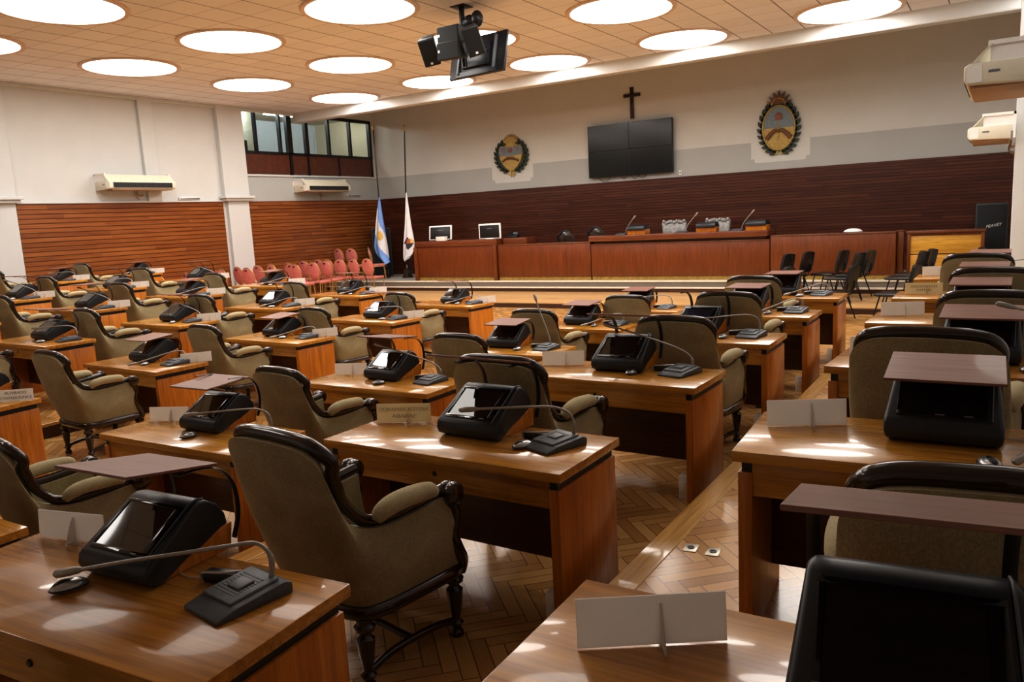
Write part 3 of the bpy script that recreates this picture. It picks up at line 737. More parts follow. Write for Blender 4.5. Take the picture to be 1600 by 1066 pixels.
for (fl, r), (x, y, yaw) in FIT.items():
    sp = SPEC[(fl, r)]; fz = FLOOR[fl]; fn = FILE[fl]; rw = ordn[5-r]
    c, s_ = math.cos(yaw), math.sin(yaw)
    cx, cy = x + c*hl - s_*hw, y + s_*hl + c*hw
    def W(lx, ly): return (cx + c*lx - s_*ly, cy + s_*lx + c*ly)
    where = '%s row from dais, %s' % (rw, fn)
    dup(desk, (cx, cy, fz), yaw, 'varnished wooden desk, ' + where)
    jit = random.uniform(-.04, .04)
    ox, oy, oa = CH.get((fl, r), (jit + (.08 if fl in 'CDEFGH' else .0), -.47, random.uniform(-.08, .04)))
    px, py = W(ox, -hw + oy)
    dup(chair, (px, py, fz), yaw + oa, 'olive velvet armchair, ' + where)
    tz = fz + DH + .0005
    mode, tilt = sp['lid']
    tx, ty = W(sp.get('tdx', 0), .165 + sp.get('tdy', 0))
    tt = dup({'r': term_r, 'f': term_f, 'b': term_b}[mode], (tx, ty, tz), yaw + random.uniform(-.05, .03), 'black touchscreen terminal, ' + {'r': 'raised', 'f': 'low', 'b': 'raised'}[mode] + ' lid, ' + where)
    if (fl, r) == ('A', 0): tt.rotation_euler.z = yaw + .10
    if (fl, r) == ('B', 0): tt.scale = (.92, .92, .92)
    for ch in tt.children:
        if ch.name.startswith('lid_panel'):
            ch.rotation_euler = (math.radians(tilt), 0, 0)
            if (fl, r) == ('C', 1): ch.location.z -= .03
    mx, my = W(.47 + random.uniform(-.03, .03), .06 + random.uniform(-.03, .03))
    ma = yaw + random.uniform(-.25, -.05)
    if (fl, r) == ('B', 0): mx, my = W(.455, .09); ma = yaw - .22
    if (fl, r) == ('B', 1): mx, my = W(.48, .05); ma = yaw - .35
    if (fl, r) == ('A', 0): mx, my = W(.58, .05); ma = yaw - .2
    if (fl, r) == ('D', 1): mx, my = W(.38, -.02); ma = yaw - .1
    if (fl, r) == ('A', 2): mx, my = W(.60, .10); ma = yaw - .1
    if (fl, r) == ('A', 1): mx, my = W(.50, .10); ma = yaw - .1
    if (fl, r) == ('B', 2): mx, my = W(.46, .07); ma = yaw - .25
    dup(mics[sp['mic']], (mx, my, tz), ma, 'gooseneck microphone, ' + where)
    rx, ry = W((mx-cx)*c + (my-cy)*s_ - .148, (my-cy)*c - (mx-cx)*s_ + .075)
    dup(rdr, (rx, ry, tz), ma + .35, 'small black card reader, ' + where)
    ux, uy = W(.25 + sp.get('tdx', 0) + random.uniform(-.03, .02), -.10 + random.uniform(-.04, .04))
    if (fl, r) == ('B', 0): ux, uy = W(-.12, -.06)
    if (fl, r) == ('A', 1): ux, uy = W(.11, -.22)
    if fl == 'C' and r in (1, 2): ux, uy = W(.05, -.13)
    if (fl, r) == ('B', 2): ux, uy = W(.16, -.04)
    if (fl, r) == ('B', 1): ux, uy = W(.35, -.03)
    dup(mou, (ux, uy, tz), yaw + random.uniform(-.7, .4), 'silver and black mouse, ' + where)
    if sp.get('plate'):
        if sp['plate'] < 0: qx, qy = W(-.50, .12); qa = yaw + .40
        else: qx, qy = W(.61, .225); qa = yaw + .95
        if (fl, r) == ('A', 0): qx, qy = W(-.45, .09); qa = yaw + .55
        if (fl, r) == ('B', 1): qx, qy = W(-.51, .12); qa = yaw + .42
        if (fl, r) == ('B', 2): qx, qy = W(-.44, .09); qa = yaw + .42
        if (fl, r) == ('B', 0): qx, qy = W(-.50, .20); qa = yaw + .15
        if (fl, r) == ('D', 1): qx, qy = W(.61, .13); qa = yaw + .62
        if (fl, r) == ('A', 4): qx, qy = W(-.47, .04); qa = yaw + .12
        note = {('B',1): 'aged nameplate with mirrored lettering, ', ('D',1): 'white nameplate with two printed lines, ', ('A',4): 'yellowed nameplate with faint print, '}.get((fl, r), 'blank white nameplate, ')
        pl = dup(plate_a if sp.get('aged') else plate_p if sp.get('text') else plate, (qx, qy, tz), qa, note + where)
        if (fl, r) == ('B', 1):
            text('NESTOR ARMANDO', .027, 'faint', pl, (0, .0035-.0055-.0006+.0022, .068), (PI/2+math.radians(-5), 0, 0), mirror=True)
            text('SANABIA', .029, 'faint', pl, (0, -.0005, .034), (PI/2+math.radians(-5), 0, 0), mirror=True)
        if (fl, r) == ('D', 1):
            text('ALVARADO', .030, 'ink', pl, (.01, .0035, .070), (PI/2+math.radians(-5), 0, 0))
            text('CYNTHIA EUNICE', .028, 'ink', pl, (.01, .0010, .030), (PI/2+math.radians(-5), 0, 0))
        if (fl, r) == ('A', 4):
            mk = MB()
            for zz, x0, x1 in ((.066, -.09, .09), (.036, -.05, .05)):
                xx = x0
                while xx < x1:
                    w = random.uniform(.004, .009); mk.box(xx, xx+w, -.0023, -.0015, zz-.010, zz+.010, mat=Matrix.Rotation(math.radians(-5), 4, 'X')); xx += w + .006
            mk.build('faint_print', 'faint', pl, None)
    if fl == 'B' and r >= 1:
        bx_, by_ = W(hl - .11, -hw + .10)
        dup(jb, (bx_, by_, fz), yaw, 'white junction box on floor under the desk, %s row from dais' % rw)

# two floor sockets on the aisle step
for k, x in enumerate((-1.235, -1.125)):
    t = thing('floor_outlet', (x, 3.455, FLOOR['A']), .12, ('square metal floor socket in the parquet, the one closer to the step edge', 'square metal floor socket in the parquet, the one closer to the desk')[k], 'floor socket', 'floor sockets in the aisle')
    MB().box(-.032, .032, -.045, .045, 0, .004, .0015).build('plate', 'plate', t, 40)
    MB().lathe([(.018, .004), (.018, .0065), (.012, .0065), (.010, .0045), (0, .0045)], n=16).build('socket', 'black', t, 40)

# ================================================================== BANQUET CHAIRS
ban = thing('banquet_chair', label='x', cat='chair', group='red banquet chairs'); PROTOS.append(ban)
tl = math.radians(-11)   # backrest leans to -y
BMx = Matrix.Translation((0, -.20, .78)) @ Matrix.Rotation(-tl, 4, 'X') @ Matrix.Diagonal((1, 1, 1, 1))
mb = MB(); mb.ellipsoid((0, 0, 0), (.222, .042, .25), 24, 14); bmesh.ops.transform(mb.bm, matrix=BMx, verts=mb.bm.verts[:]); mb.build('backrest', 'redfab', ban, 80)
ov = [BMx @ Vector((.228*math.cos(a), 0, .258*math.sin(a))) for a in [2*PI*k/32 for k in range(32)]]
hdl = MB(); hdl.tube(ov, .012, 8, closed=True)
hdl.build('back_frame', 'gold', ban, 60)
hh = MB(); hh.box(-.035, .035, -.055, .03, .175, .205, .006, mat=BMx); hh.build('handle_slot', 'black', ban, 40)
MB().box(-.215, .215, -.20, .25, .43, .495, .03, 3).build('seat', 'redfab', ban, 60)
for sx in (-1, 1):
    MB().tube(spline([(sx*.16, -.235, .62), (sx*.185, -.21, .52), (sx*.195, -.20, .42), (sx*.20, -.25, .0)], 10), .012, 8).build('leg', 'gold', ban, 60)
    MB().tube([(sx*.19, .21, .43), (sx*.20, .245, .0)], .012, 8).build('leg', 'gold', ban, 60)
mb = MB()
for sx in (-1, 1): mb.tube([(sx*.195, -.205, .42), (sx*.19, .22, .425)], .010, 8)
mb.tube([(-.19, .21, .42), (.19, .21, .42)], .010, 8); mb.build('seat_frame', 'gold', ban, 60)
RC = [[-15.79,17.3],[-16.31,17.28],[-16.83,17.2],[-16.74,16.55],[-16.60,15.92],[-16.58,15.28],[-17.18,15.62],[-17.13,14.93],[-17.05,14.0],[-17.36,13.36],[-17.36,17.28],[-17.92,17.42],[-17.95,16.82],[-17.93,16.24],[-17.98,15.65],[-17.88,15.06],[-17.98,14.47],[-17.92,13.88],[-17.98,13.28],[-17.72,12.66],[-17.95,12.05]]
front = sorted(range(len(RC)), key=lambda i: -RC[i][0]*1.0 - RC[i][1]*.0)
near_line = [i for i in range(10)]; back_line = list(range(10, len(RC)))
for k, i in enumerate(near_line):
    dup(ban, (RC[i][0], RC[i][1], PLAT), random.uniform(-.12, .12), 'red oval-backed banquet chair, %s from the flags in the line further from wall' % ordn[k])
for k, i in enumerate(back_line):
    dup(ban, (RC[i][0], RC[i][1], PLAT), random.uniform(-.12, .12), 'red oval-backed banquet chair, %s from the flags in the line against wall' % ordn[k])
for k, (x, y) in enumerate(((-18.0, 18.42), (-17.49, 18.42), (-16.88, 18.72))):
    dup(ban, (x, y, DAIS), (-.1, .05, -.9)[k], ('red oval-backed banquet chair on dais, further from the black loudspeaker', 'red oval-backed banquet chair on dais, just before the black loudspeaker', 'red banquet chair turned sideways on dais beside the black loudspeaker')[k])

# ================================================================== BLACK VISITOR CHAIRS
vis = thing('visitor_chair', label='x', cat='chair', group='black visitor chairs'); PROTOS.append(vis)
BK = Matrix.Translation((0, -.235, .72)) @ Matrix.Rotation(math.radians(12), 4, 'X')
mb = MB(); rows = []
for k in range(9):
    v = k/8*2-1
    row = []
    for q in range(11):
        u = q/10*2-1; wd = .235*(1-.10*max(0, v)-.08*max(0, -v)**2)
        row.append(Vector((u*wd, -.035*(u*u) + .0, v*.215*(1-.12*u**4))))
    rows.append(row)
A = mb.grid(rows); B = mb.grid([[p + Vector((0, -.045, 0)) for p in row] for row in rows])
for i in range(8):
    for j in (0, 10): mb.bm.faces.new((A[i][j], A[i+1][j], B[i+1][j], B[i][j]))
for j in range(10):
    for i in (0, 8): mb.bm.faces.new((A[i][j], A[i][j+1], B[i][j+1], B[i][j]))
bmesh.ops.transform(mb.bm, matrix=BK, verts=mb.bm.verts[:]); mb.build('backrest', 'leather', vis, 50)
MB().box(-.235, .235, -.20, .24, .42, .475, .026, 3).build('seat', 'leather', vis, 60)
for sx in (-1, 1):
    MB().tube([(sx*.21, -.13, .42), (sx*.245, -.27, .0)], .011, 8).build('leg', 'blacksteel', vis, 60)
    MB().tube([(sx*.21, .15, .42), (sx*.245, .25, .0)], .011, 8).build('leg', 'blacksteel', vis, 60)
for sx in (-1, 1): MB().tube(spline([(sx*.15, -.15, .41), (sx*.15, -.235, .44), (sx*.15, -.265, .55), (sx*.15, -.285, .66)], 10), .010, 8).build('back_bracket', 'blacksteel', vis, 60)
VC = [(-3.62, 14.55, PIT, 1.4, 'nearer line of three, furthest from the pillar'), (-2.56, 14.75, PIT, 1.4, 'nearer line of three, the middle one'), (-1.58, 14.75, PIT, 1.4, 'nearer line of three, next to the pillar'),
      (-4.05, 16.5, PLAT, 1.35, 'first of the bunch before the dais end away from pillar'), (-3.80, 17.15, PLAT, 1.35, 'second of the bunch before the dais end away from pillar'), (-3.16, 17.45, PLAT, 1.35, 'third of the bunch before the dais end away from pillar'),
      (-2.72, 16.5, PLAT, 1.35, 'lower one of the middle pair before the dais'), (-2.62, 17.2, PLAT, 1.35, 'dais side one of the middle pair before the dais'),
      (-1.62, 16.5, PLAT, 1.35, 'lower one of the pair before the golden panel desk'), (-1.52, 17.2, PLAT, 1.35, 'dais side one of the pair before the golden panel desk'),
      (-.80, 16.6, PLAT, 1.35, 'lower one of the pair beside the tall loudspeaker'), (-.70, 17.25, PLAT, 1.35, 'dais side one of the pair beside the tall loudspeaker')]
vis.scale = (1.1, 1.1, 1.05)
for x, y, z, a, lb in VC: dup(vis, (x, y, z), a, 'black padded chair, ' + lb)

# ================================================================== DAIS BENCH
def bench(x0, x1, zt, label, yf=18.3, depth=.8, slab_=None, post=True):
    t = thing('dais_bench', ((x0+x1)/2, yf+depth/2, DAIS), 0, label, 'bench desk', 'sections of the dais bench')
    w = (x1-x0)/2; h = zt-DAIS; d = depth/2
    MB().box(-w+.002, w-.002, -d, -d+.04, .09, h-.03, .003).build('front_panel', 'daiswood', t, 40)
    MB().box(-w+.01, w-.01, -d+.012, -d+.035, 0, .09).build('kickplate', 'brass', t, 40)
    MB().box(-w+.002, w-.002, -d-.01, d, h-.03, h, .004).build('benchtop', 'daistop', t, 40)
    for sx in (-1, 1):
        a, b = sorted((sx*(w-.004), sx*(w-.04)))
        MB().box(a, b, -d+.04, d, 0, h-.03).build('side_panel', 'daiswood', t, 40)
    return t, w, h, d
t, w, h, d = bench(-14.92, -12.02, -.545, 'red-brown dais bench section at the flag end, under the two white-framed monitors')
MB().box(-w-.0, w, -d-.03, -d+.06, h-.16, h+.005, .004).build('fascia', 'daistop', t, 40)
for x in (-w-.05, w-.112): MB().box(x, x+.11, -d-.06, -d+.02, -.02, h-.16 if x > 0 else h-.17, .004).build('post', 'daiswood', t, 40)
t, w, h, d = bench(-12.0, -9.12, -.71, 'red-brown dais bench section between the monitors and the high bench')
MB().box(-w+.03, -w+.80, -d+.25, d, h, h+.17, .003).build('upstand', 'daistop', t, 40)
bench(-9.1, -4.56, -.77, 'central red-brown section of the dais bench, under the high top')
t = thing('high_benchtop', (-6.86, 18.68, -.77), 0, 'thick dark wooden high top across the central dais bench', 'bench top')
MB().box(-2.27, 2.27, -.45, .38, .07, .21, .006).build('top_slab', 'daistop', t, 40)
MB().box(-2.2, 2.2, -.30, .34, 0, .07).build('plinth', 'deskdark', t, 40)  # dark wood deepens the shadow gap below the slab by colour
bench(-4.54, -1.95, -.69, 'plain red-brown dais bench section between the high top and golden panel desk')
t = thing('side_desk', (-1.05, 18.85, DAIS), 0, 'dark framed desk with golden-lit panels beside the tall loudspeaker', 'desk')
MB().box(-.72, .72, -.42, .40, .95, 1.0, .005).build('desktop', 'daistop', t, 40)
for sx in (-1, 1):
    a, b = sorted((sx*.70, sx*.64)); MB().box(a, b, -.40, .38, 0, .95, .003).build('side_panel', 'daiswood', t, 40)
for z0, z1 in ((.52, .90), (.10, .50)): MB().box(-.64, .64, -.37, -.35, z0, z1, .002).build('front_panel', 'goldwood_lit', t, 40)
MB().box(-.64, .64, -.385, -.36, .90, .95).build('top_rail', 'daiswood', t, 40)
t = thing('lattice_post', (-1.88, 18.55, DAIS), 0, 'slim dark wooden post between dais bench and golden panel desk', 'post')
MB().box(-.06, .06, -.06, .06, 0, 1.0, .004).build('shaft', 'daiswood', t, 40); MB().box(-.075, .075, -.075, .075, 1.0, 1.03, .004).build('cap', 'daistop', t, 40)
# ---- things on the dais
mon = thing('desktop_monitor', label='x', cat='monitor', group='white-framed monitors'); PROTOS.append(mon)
MB().box(-.37, .37, -.02, .02, .0, .43, .02, 3).build('shell', 'white', mon, 40)
MB().box(-.325, .325, -.028, -.015, .03, .385, .006).build('screen', 'black', mon, 40)
MB().box(-.09, .09, -.032, -.025, .28, .30).build('label_strip', 'grey', mon, 40)
MB().box(-.12, .12, -.06, .12, -.0, .012, .004).build('foot', 'white', mon, 40)
dup(mon, (-12.36, 18.5, -.54), .02, 'white-framed black monitor upright on the dais bench, beside the phone')
m2 = dup(mon, (-14.22, 18.62, -.526), .22, 'white-framed black monitor turned aside on dais bench, behind the white box'); m2.rotation_euler.x = math.radians(-9)
t = thing('paper_box', (-13.98, 18.36, -.544), -.2, 'small white box on dais bench before the turned monitor', 'box'); MB().box(-.19, .19, -.06, .06, 0, .12, .006).build('carton', 'white', t, 40); MB().box(-.195, .195, -.065, .065, .10, .125, .005).build('cover', 'white', t, 40)
t = thing('desk_telephone', (-11.75, 18.80, -.539), .1, 'black desk telephone on dais bench beside the upright monitor', 'telephone')
MB().prism([(-.10, 0), (.10, 0), (.10, .13), (-.10, .05)], -.14, .14, 'x', .008).build('body', 'black', t, 40); MB().tube([(-.10, -.08, .12), (-.10, .08, .17)], .03, 10).build('handset', 'black', t, 50); MB().box(-.02, .11, .0, .02, .10, .15).build('display', 'grey', t, 40)
ter2 = thing('bench_terminal', label='x', cat='terminal', group='terminals on the high bench'); PROTOS.append(ter2)
MB().box(-.24, .24, -.16, .16, 0, .12, .006).build('wooden_cradle', 'deskside', ter2, 40)
mb = MB(); mb.prism([(-.20, .10), (.20, .10), (.20, .14), (.12, .20), (-.04, .235), (-.16, .215), (-.20, .16)], -.235, .235, 'x', .012); mb.build('housing', 'blacksoft', ter2, 40)
mb = MB(); mb.box(-.19, .19, .14, .19, .13, .17); mb.build('screen', 'screen', ter2, 40)
HZ = -.5595
for k, x in enumerate((-7.89, -6.10, -4.90)): dup(ter2, (x, 18.6, HZ), (0, .05, -.03)[k], 'dark grey terminal seen from behind on the high top, %s from the flags' % ordn[k])
mic2 = thing('bench_microphone', label='x', cat='microphone', group='microphones on the high bench'); PROTOS.append(mic2)
MB().prism([(-.11, 0), (.11, 0), (.11, .045), (-.11, .02)], -.13, .13, 'x', .006).build('base', 'grey2', mic2, 40)
ps = spline([(.10, .06, .03), (.11, .05, .10), (.17, .02, .20), (.27, -.02, .31), (.36, -.05, .40)], 20)
MB().tube(ps, .011, 8).build('gooseneck', 'neck', mic2, 60); MB().tube([ps[-1], ps[-1]+(ps[-1]-ps[-3]).normalized()*.10], .020, 10).build('microphone_head', 'neck', mic2, 60)
for k, (x, a) in enumerate(((-8.32, 0), (-6.72, .05), (-5.36, 0))): dup(mic2, (x, 18.5, HZ), a, 'bent gooseneck microphone on the high top, %s from the flags' % ordn[k])
# carved chairs behind the bench
orn = thing('carved_chair', label='x', cat='chair', group='pale carved chairs behind the bench'); PROTOS.append(orn)
pf = [(-.25, .60), (-.29, .95), (-.33, 1.30), (-.30, 1.37), (-.22, 1.355), (-.12, 1.385), (0, 1.365), (.12, 1.385), (.22, 1.355), (.30, 1.37), (.33, 1.30), (.29, .95), (.25, .60)]
MB().prism(pf, -.06, .04, 'y', .02).build('backrest', 'silverback', orn, 40)
cr = MB()
for k in range(9): cr.ellipsoid((-.27+k*.0675, -.06, 1.33+.02*math.cos(k*2.4)), (.045, .03, .045), 10, 8)
cr.build('carving', 'silverback', orn, 80)
MB().box(-.30, .30, -.62, .0, .42, .55, .03).build('seat', 'silverback', orn, 40)
for sx in (-1, 1):
    for yy in (-.56, -.03): MB().lathe([(.03, 0), (.025, .2), (.04, .35), (.035, .43)], (sx*.25, yy, 0), 10).build('leg', 'chairwood', orn, 50)
orn.scale = (1, 1, 1.045)
dup(orn, (-7.36, 19.75, DAIS), .1, 'pale carved chair back behind the high bench, between first two terminals'); dup(orn, (-6.2, 19.75, DAIS), -.05, 'pale carved chair back just behind the middle terminal on the high bench')
drk = thing('dark_chair', label='x', cat='chair', group='dark carved chairs behind the bench'); PROTOS.append(drk)
pf = [(-.22, .45), (-.24, .95), (-.25, 1.14), (-.17, 1.19), (-.10, 1.27), (0, 1.30), (.10, 1.27), (.17, 1.19), (.25, 1.14), (.24, .95), (.22, .45)]
MB().prism(pf, -.03, .03, 'y', .012).build('backrest', 'chairwood', drk, 40)
MB().tube([(x, -.035, z) for x, z in pf[1:-1]], .022, 8).build('back_frame', 'black', drk, 60)
MB().box(-.25, .25, -.48, .0, .42, .5, .02).build('seat', 'leather', drk, 40)
for sx in (-1, 1):
    for yy in (-.44, -.03): MB().tube([(sx*.21, yy, .42), (sx*.22, yy, 0)], .02, 8).build('leg', 'chairwood', drk, 50)
dup(drk, (-10.36, 19.3, DAIS), .05, 'dark carved chair back peeping over the lower dais bench'); dup(drk, (-9.42, 19.3, DAIS+.06), -.05, 'dark carved chair back peeping over the high top end'); 
slab('trim_dais_block', -9.8, -9.0, 18.98, 19.55, DAIS, DAIS+.06, 'daisfloor')
t = thing('white_dome', (-2.86, 18.75, -.689), 0, 'low white dome lying on the plain dais bench section', 'dome'); MB().ellipsoid((0, 0, 0), (.20, .20, .085), 24, 10, 0).build('shell', 'white', t, 80); MB().lathe([(.205, 0), (.21, .008), (.20, .016)], n=24).build('rim', 'grey', t, 60)

# ================================================================== FLAGS
def flag(base, topp, left, right, label, kind):
    t = thing('flag', base, 0, label, 'flag', 'flags at the dais end')
    o = Vector(base); tp = Vector(topp)-o
    MB().tube([(0, 0, .10), tp], .022, 10).build('pole', 'chairwood', t, 60)
    fi = MB(); dirv = tp.normalized(); fi.tube([tp, tp+dirv*.04, tp+dirv*.10, tp+dirv*.16, tp+dirv*.20], [.02, .045, .03, .04, .005], 10); fi.build('finial', 'gold', t, 60)
    MB().lathe([(.18, 0), (.18, .05), (.13, .08), (.12, .22), (.14, .25), (.06, .30), (.04, .42), (0, .42)], n=20).build('base', 'chairwood', t, 50)
    NR, NC = 48, 30
    lp = spline([(a, 0, b) for a, b in left], NR); rp = spline([(a, 0, b) for a, b in right], NR)
    rows = []
    for i in range(NR+1):
        row = []; v = i/NR
        for j in range(NC+1):
            u = j/NC; p = lp[i].lerp(rp[i], u)
            row.append(Vector((p.x-o.x, 19.15-o.y + (.02+.05*v)*math.sin(u*9+v*1.5), p.z-o.z)))
        rows.append(row)
    def mf(i, j):
        u, v = j/NC, i/NR
        if kind == 'a':
            w = v - .40*u
            if ((u-.46)/.20)**2 + ((v-.50)/.055)**2 < 1: return 2
            return 0 if (w < .17 or w > .47) else 1
        if ((u-.42)/.42)**2 + ((v-.49)/.075)**2 < 1 and v < .49: return 3 if ((u-.6)/.25)**2+((v-.47)/.05)**2 > 1 else (4 if u < .62 else 2)
        if .49 <= v < .60 and abs(u-.5) < .30*(1-(v-.49)/.12): return 3
        return 1
    mb = MB(); mb.grid(rows, matfn=mf)
    mb.build('cloth', ['fblue', 'fwhite', 'fsun', 'fdark', 'fred'], t, 80)
flag((-17.05, 19.25, DAIS), (-17.15, 19.32, 3.0), [(-16.98,.89),(-17.13,.4),(-17.3,-.33),(-17.35,-.83),(-16.93,-1.34)], [(-16.95,.89),(-16.9,.49),(-16.79,-.29),(-16.7,-.99),(-16.71,-1.11)], 'sky blue and white striped flag with sun hanging on a dark pole', 'a')
flag((-16.16, 19.32, DAIS), (-15.88, 19.32, 2.85), [(-15.86,.97),(-15.99,.06),(-16.13,-.63),(-16.19,-1.08),(-16.12,-1.2)], [(-15.83,.96),(-15.74,.05),(-15.64,-.59),(-15.72,-.9),(-15.87,-1.04)], 'white flag with dark round emblem hanging on a dark pole', 'w')

# ================================================================== FRONT WALL ITEMS
yw = YF-.002
t = thing('wall_cross', (-8.88, yw, 2.98), 0, 'plain dark wooden cross on the front wall above the video wall', 'cross')
MB().box(-.05, .05, -.05, 0, -.42, .42, .004).build('upright', 'cross', t, 40); MB().box(-.245, .245, -.052, -.002, .16, .245, .004).build('crossbar', 'cross', t, 40)
t = thing('video_wall', (-8.94, yw-.10, 1.74), 0, 'two by two video wall of four black screens on the front wall', 'screen')
for sx in (0, 1):
    for sz in (0, 1):
        f = MB().box(-1.26+sx*1.26, -.003+sx*1.26, -.08, .02, -.72+sz*.72, -.003+sz*.72, .004).build('screen_unit', 'black', t, 40)
        MB().box(-1.252+sx*1.26, -.011+sx*1.26, -.082, -.079, -.712+sz*.72, -.011+sz*.72).build('display', 'tvscreen', f, 40)
MB().box(-1.1, 1.1, .02, .10, -.5, .5).build('mount', 'blacksteel', t, 40)
cb = MB()
for x0, x1, dp in ((-1.0, -.6, .12), (-.3, -.1, .08), (.0, .25, .10), (.2, .5, .09)): cb.tube(spline([(x0, 0, -.70), (x0+(x1-x0)*.3, 0, -.70-dp), (x0+(x1-x0)*.7, 0, -.70-dp), (x1, 0, -.70)], 12), .008, 6)
cb.build('cable', 'blackcable', t, 60)
def leafring(mb, cx, cz, rx, rz, a0, a1, nn, ls):
    for k in range(nn):
        a = a0 + (a1-a0)*k/(nn-1)
        for off, tilt in ((.0, .55), (.05, -.55)):
            x, z = cx + (rx+off*.6)*math.cos(a), cz + (rz+off*.6)*math.sin(a)
            d = a + (PI/2 if a1 > a0 else -PI/2) + tilt*(1 if a1 > a0 else -1)*-1
            pts = []
            for q in range(7):
                s = q/6; w = ls*.24*math.sin(PI*min(1, s*1.02))
                pts.append((s*ls, w))
            poly = [(p[0], p[1]) for p in pts] + [(p[0], -p[1]) for p in pts[-2:0:-1]]
            poly = [(x + px*math.cos(d) - pz*math.sin(d), z + px*math.sin(d) + pz*math.cos(d)) for px, pz in poly]
            mb.prism(poly, -.075-.01*(k % 2), -.03, 'y')
def oval(cx, cz, rx, rz, n=40): return [(cx+rx*math.cos(2*PI*k/n), cz+rz*math.sin(2*PI*k/n)) for k in range(n)]
def sunrays(cx, cz, r0, r1, n, a0=0, a1=PI, alt=1.0):
    out = []
    for k in range(n*2+1):
        a = a0 + (a1-a0)*k/(n*2); r = r1 if k % 2 else r0
        if k % 4 == 1: r = r0 + (r1-r0)*alt
        out.append((cx+r*math.cos(a), cz+r*math.sin(a)))
    return out
# emblem with rounded shield
t = thing('coat_of_arms', (-12.88, yw, 1.94), 0, 'painted relief emblem with rounded shield, gold sun and laurel, beside the video wall', 'emblem', 'emblems on the front wall')
mb = MB(); leafring(mb, 0, -.06, .50, .44, -PI/2+.25, PI/2-.75, 9, .20); leafring(mb, 0, -.06, .50, .44, -PI/2-.25, -3*PI/2+.75, 9, .20); mb.build('laurel_wreath', 'leafg', t, 40)
mb = MB(); mb.prism(sunrays(0, .24, .25, .36, 17, -.15, PI+.15), -.05, 0, 'y'); mb.build('sun', 'emgold', t, 40)
sun = t.children[-1]; MB().prism(oval(0, .25, .13, .14, 24), -.075, -.04, 'y', .01).build('sun_face', 'emcream', sun, 40)
shield = [(-.42, .18), (-.36, .26), (-.25, .25), (-.13, .19), (0, .24), (.13, .19), (.25, .25), (.36, .26), (.42, .18), (.42, .0), (.36, -.20), (.22, -.38), (.08, -.49), (0, -.52), (-.08, -.49), (-.22, -.38), (-.36, -.20), (-.42, 0)]
sh = MB().prism(shield, -.09, -.02, 'y', .008).build('shield', 'emcream', t, 40)
MB().prism([(-.405, .17), (-.35, .245), (-.25, .235), (-.13, .175), (0, .225), (.13, .175), (.25, .235), (.35, .245), (.405, .17), (.405, -.03), (.0, -.05), (-.405, -.03)], -.10, -.085, 'y').build('blue_field', 'emblue', sh, 40)
for sx in (-1, 1): MB().tube([(sx*.24+.11*(1-k/40)*math.cos(k*.42)*sx, -.105, .13+.11*(1-k/40)*math.sin(k*.42)) for k in range(34)], .014, 6).build('scroll', 'emgrey', sh, 60)
mb = MB(); mb.box(-.07, .07, -.115, -.09, .05, .17, .01); mb.build('cap', 'emred', sh, 40)
mb = MB(); mb.tube(spline([(-.30, -.10, -.21), (-.15, -.115, -.13), (0, -.12, -.12), (.15, -.115, -.15), (.30, -.10, -.22)], 16), [.03]*5+[.04]*7+[.03]*5, 8, flat=(1, .5)); mb.build('clasped_hands', 'embrown', sh, 60)
mb = MB()
for sx in (-1, 1): mb.prism([(sx*.02, -.52), (sx*.10, -.50), (sx*.09, -.58), (sx*.14, -.62), (sx*.06, -.61), (sx*.04, -.69), (sx*.02, -.60)], -.05, -.02, 'y')
mb.build('ribbon', 'emcream', t, 40)
# oval emblem
t = thing('coat_of_arms', (-4.92, yw, 1.96), 0, 'painted oval relief emblem with red cap, rising sun and laurel', 'emblem', 'emblems on the front wall')
mb = MB(); leafring(mb, 0, -.04, .42, .60, -PI/2+.15, PI/2-.35, 12, .19); leafring(mb, 0, -.04, .42, .60, -PI/2-.15, -3*PI/2+.35, 12, .19); mb.build('laurel_wreath', 'leafg', t, 40)
mb = MB(); mb.prism(sunrays(0, .52, .17, .32, 7, 0, PI, 1.0), -.10, 0, 'y'); mb.prism([(-.02, .70), (.02, .70), (.0, .86)], -.06, -.01, 'y'); mb.build('sun', 'embrown', t, 40)
MB().tube([(.165*math.cos(a), -.105, .49+.165*math.sin(a)) for a in [PI*k/20 for k in range(21)]], .014, 6).build('sun_arc', 'emgold', t.children[-1], 60)
ovl = MB().prism(oval(0, -.06, .385, .53), -.085, -.02, 'y', .006).build('oval_field', 'emcream', t, 40)
up = [(.365*math.cos(a), -.06+.51*math.sin(a)) for a in [PI*k/24 for k in range(25)]]
MB().prism(up, -.096, -.08, 'y').build('blue_field', 'emblue', ovl, 40)
MB().tube([(.39*math.cos(2*PI*k/48), -.085, -.06+.535*math.sin(2*PI*k/48)) for k in range(48)], .022, 8, closed=True).build('gold_rim', 'emgold', ovl, 60)
MB().prism([(-.09, .14), (.10, .14), (.10, .19), (.075, .27), (.03, .32), (-.03, .31), (-.07, .28), (-.10, .22), (-.06, .21)], -.12, -.09, 'y', .006).build('red_cap', 'emred', ovl, 40)
MB().tube([(0, -.105, .14), (0, -.105, -.36)], .012, 6).build('pike', 'emgold', ovl, 60)
mb = MB()
for sx in (-1, 1): mb.tube(spline([(sx*.30, -.10, -.32), (sx*.19, -.11, -.20), (sx*.08, -.12, -.12), (0, -.12, -.14)], 14), [.062-.025*k/14 for k in range(15)], 8, flat=(1, .4))
mb.build('clasped_hands', 'embrown', ovl, 60)
mb = MB()
for sx in (-1, 1): mb.prism([(sx*.02, -.62), (sx*.09, -.62), (sx*.10, -.71), (sx*.03, -.71)], -.05, -.02, 'y')
mb.build('ribbon', 'emcream', t, 40)

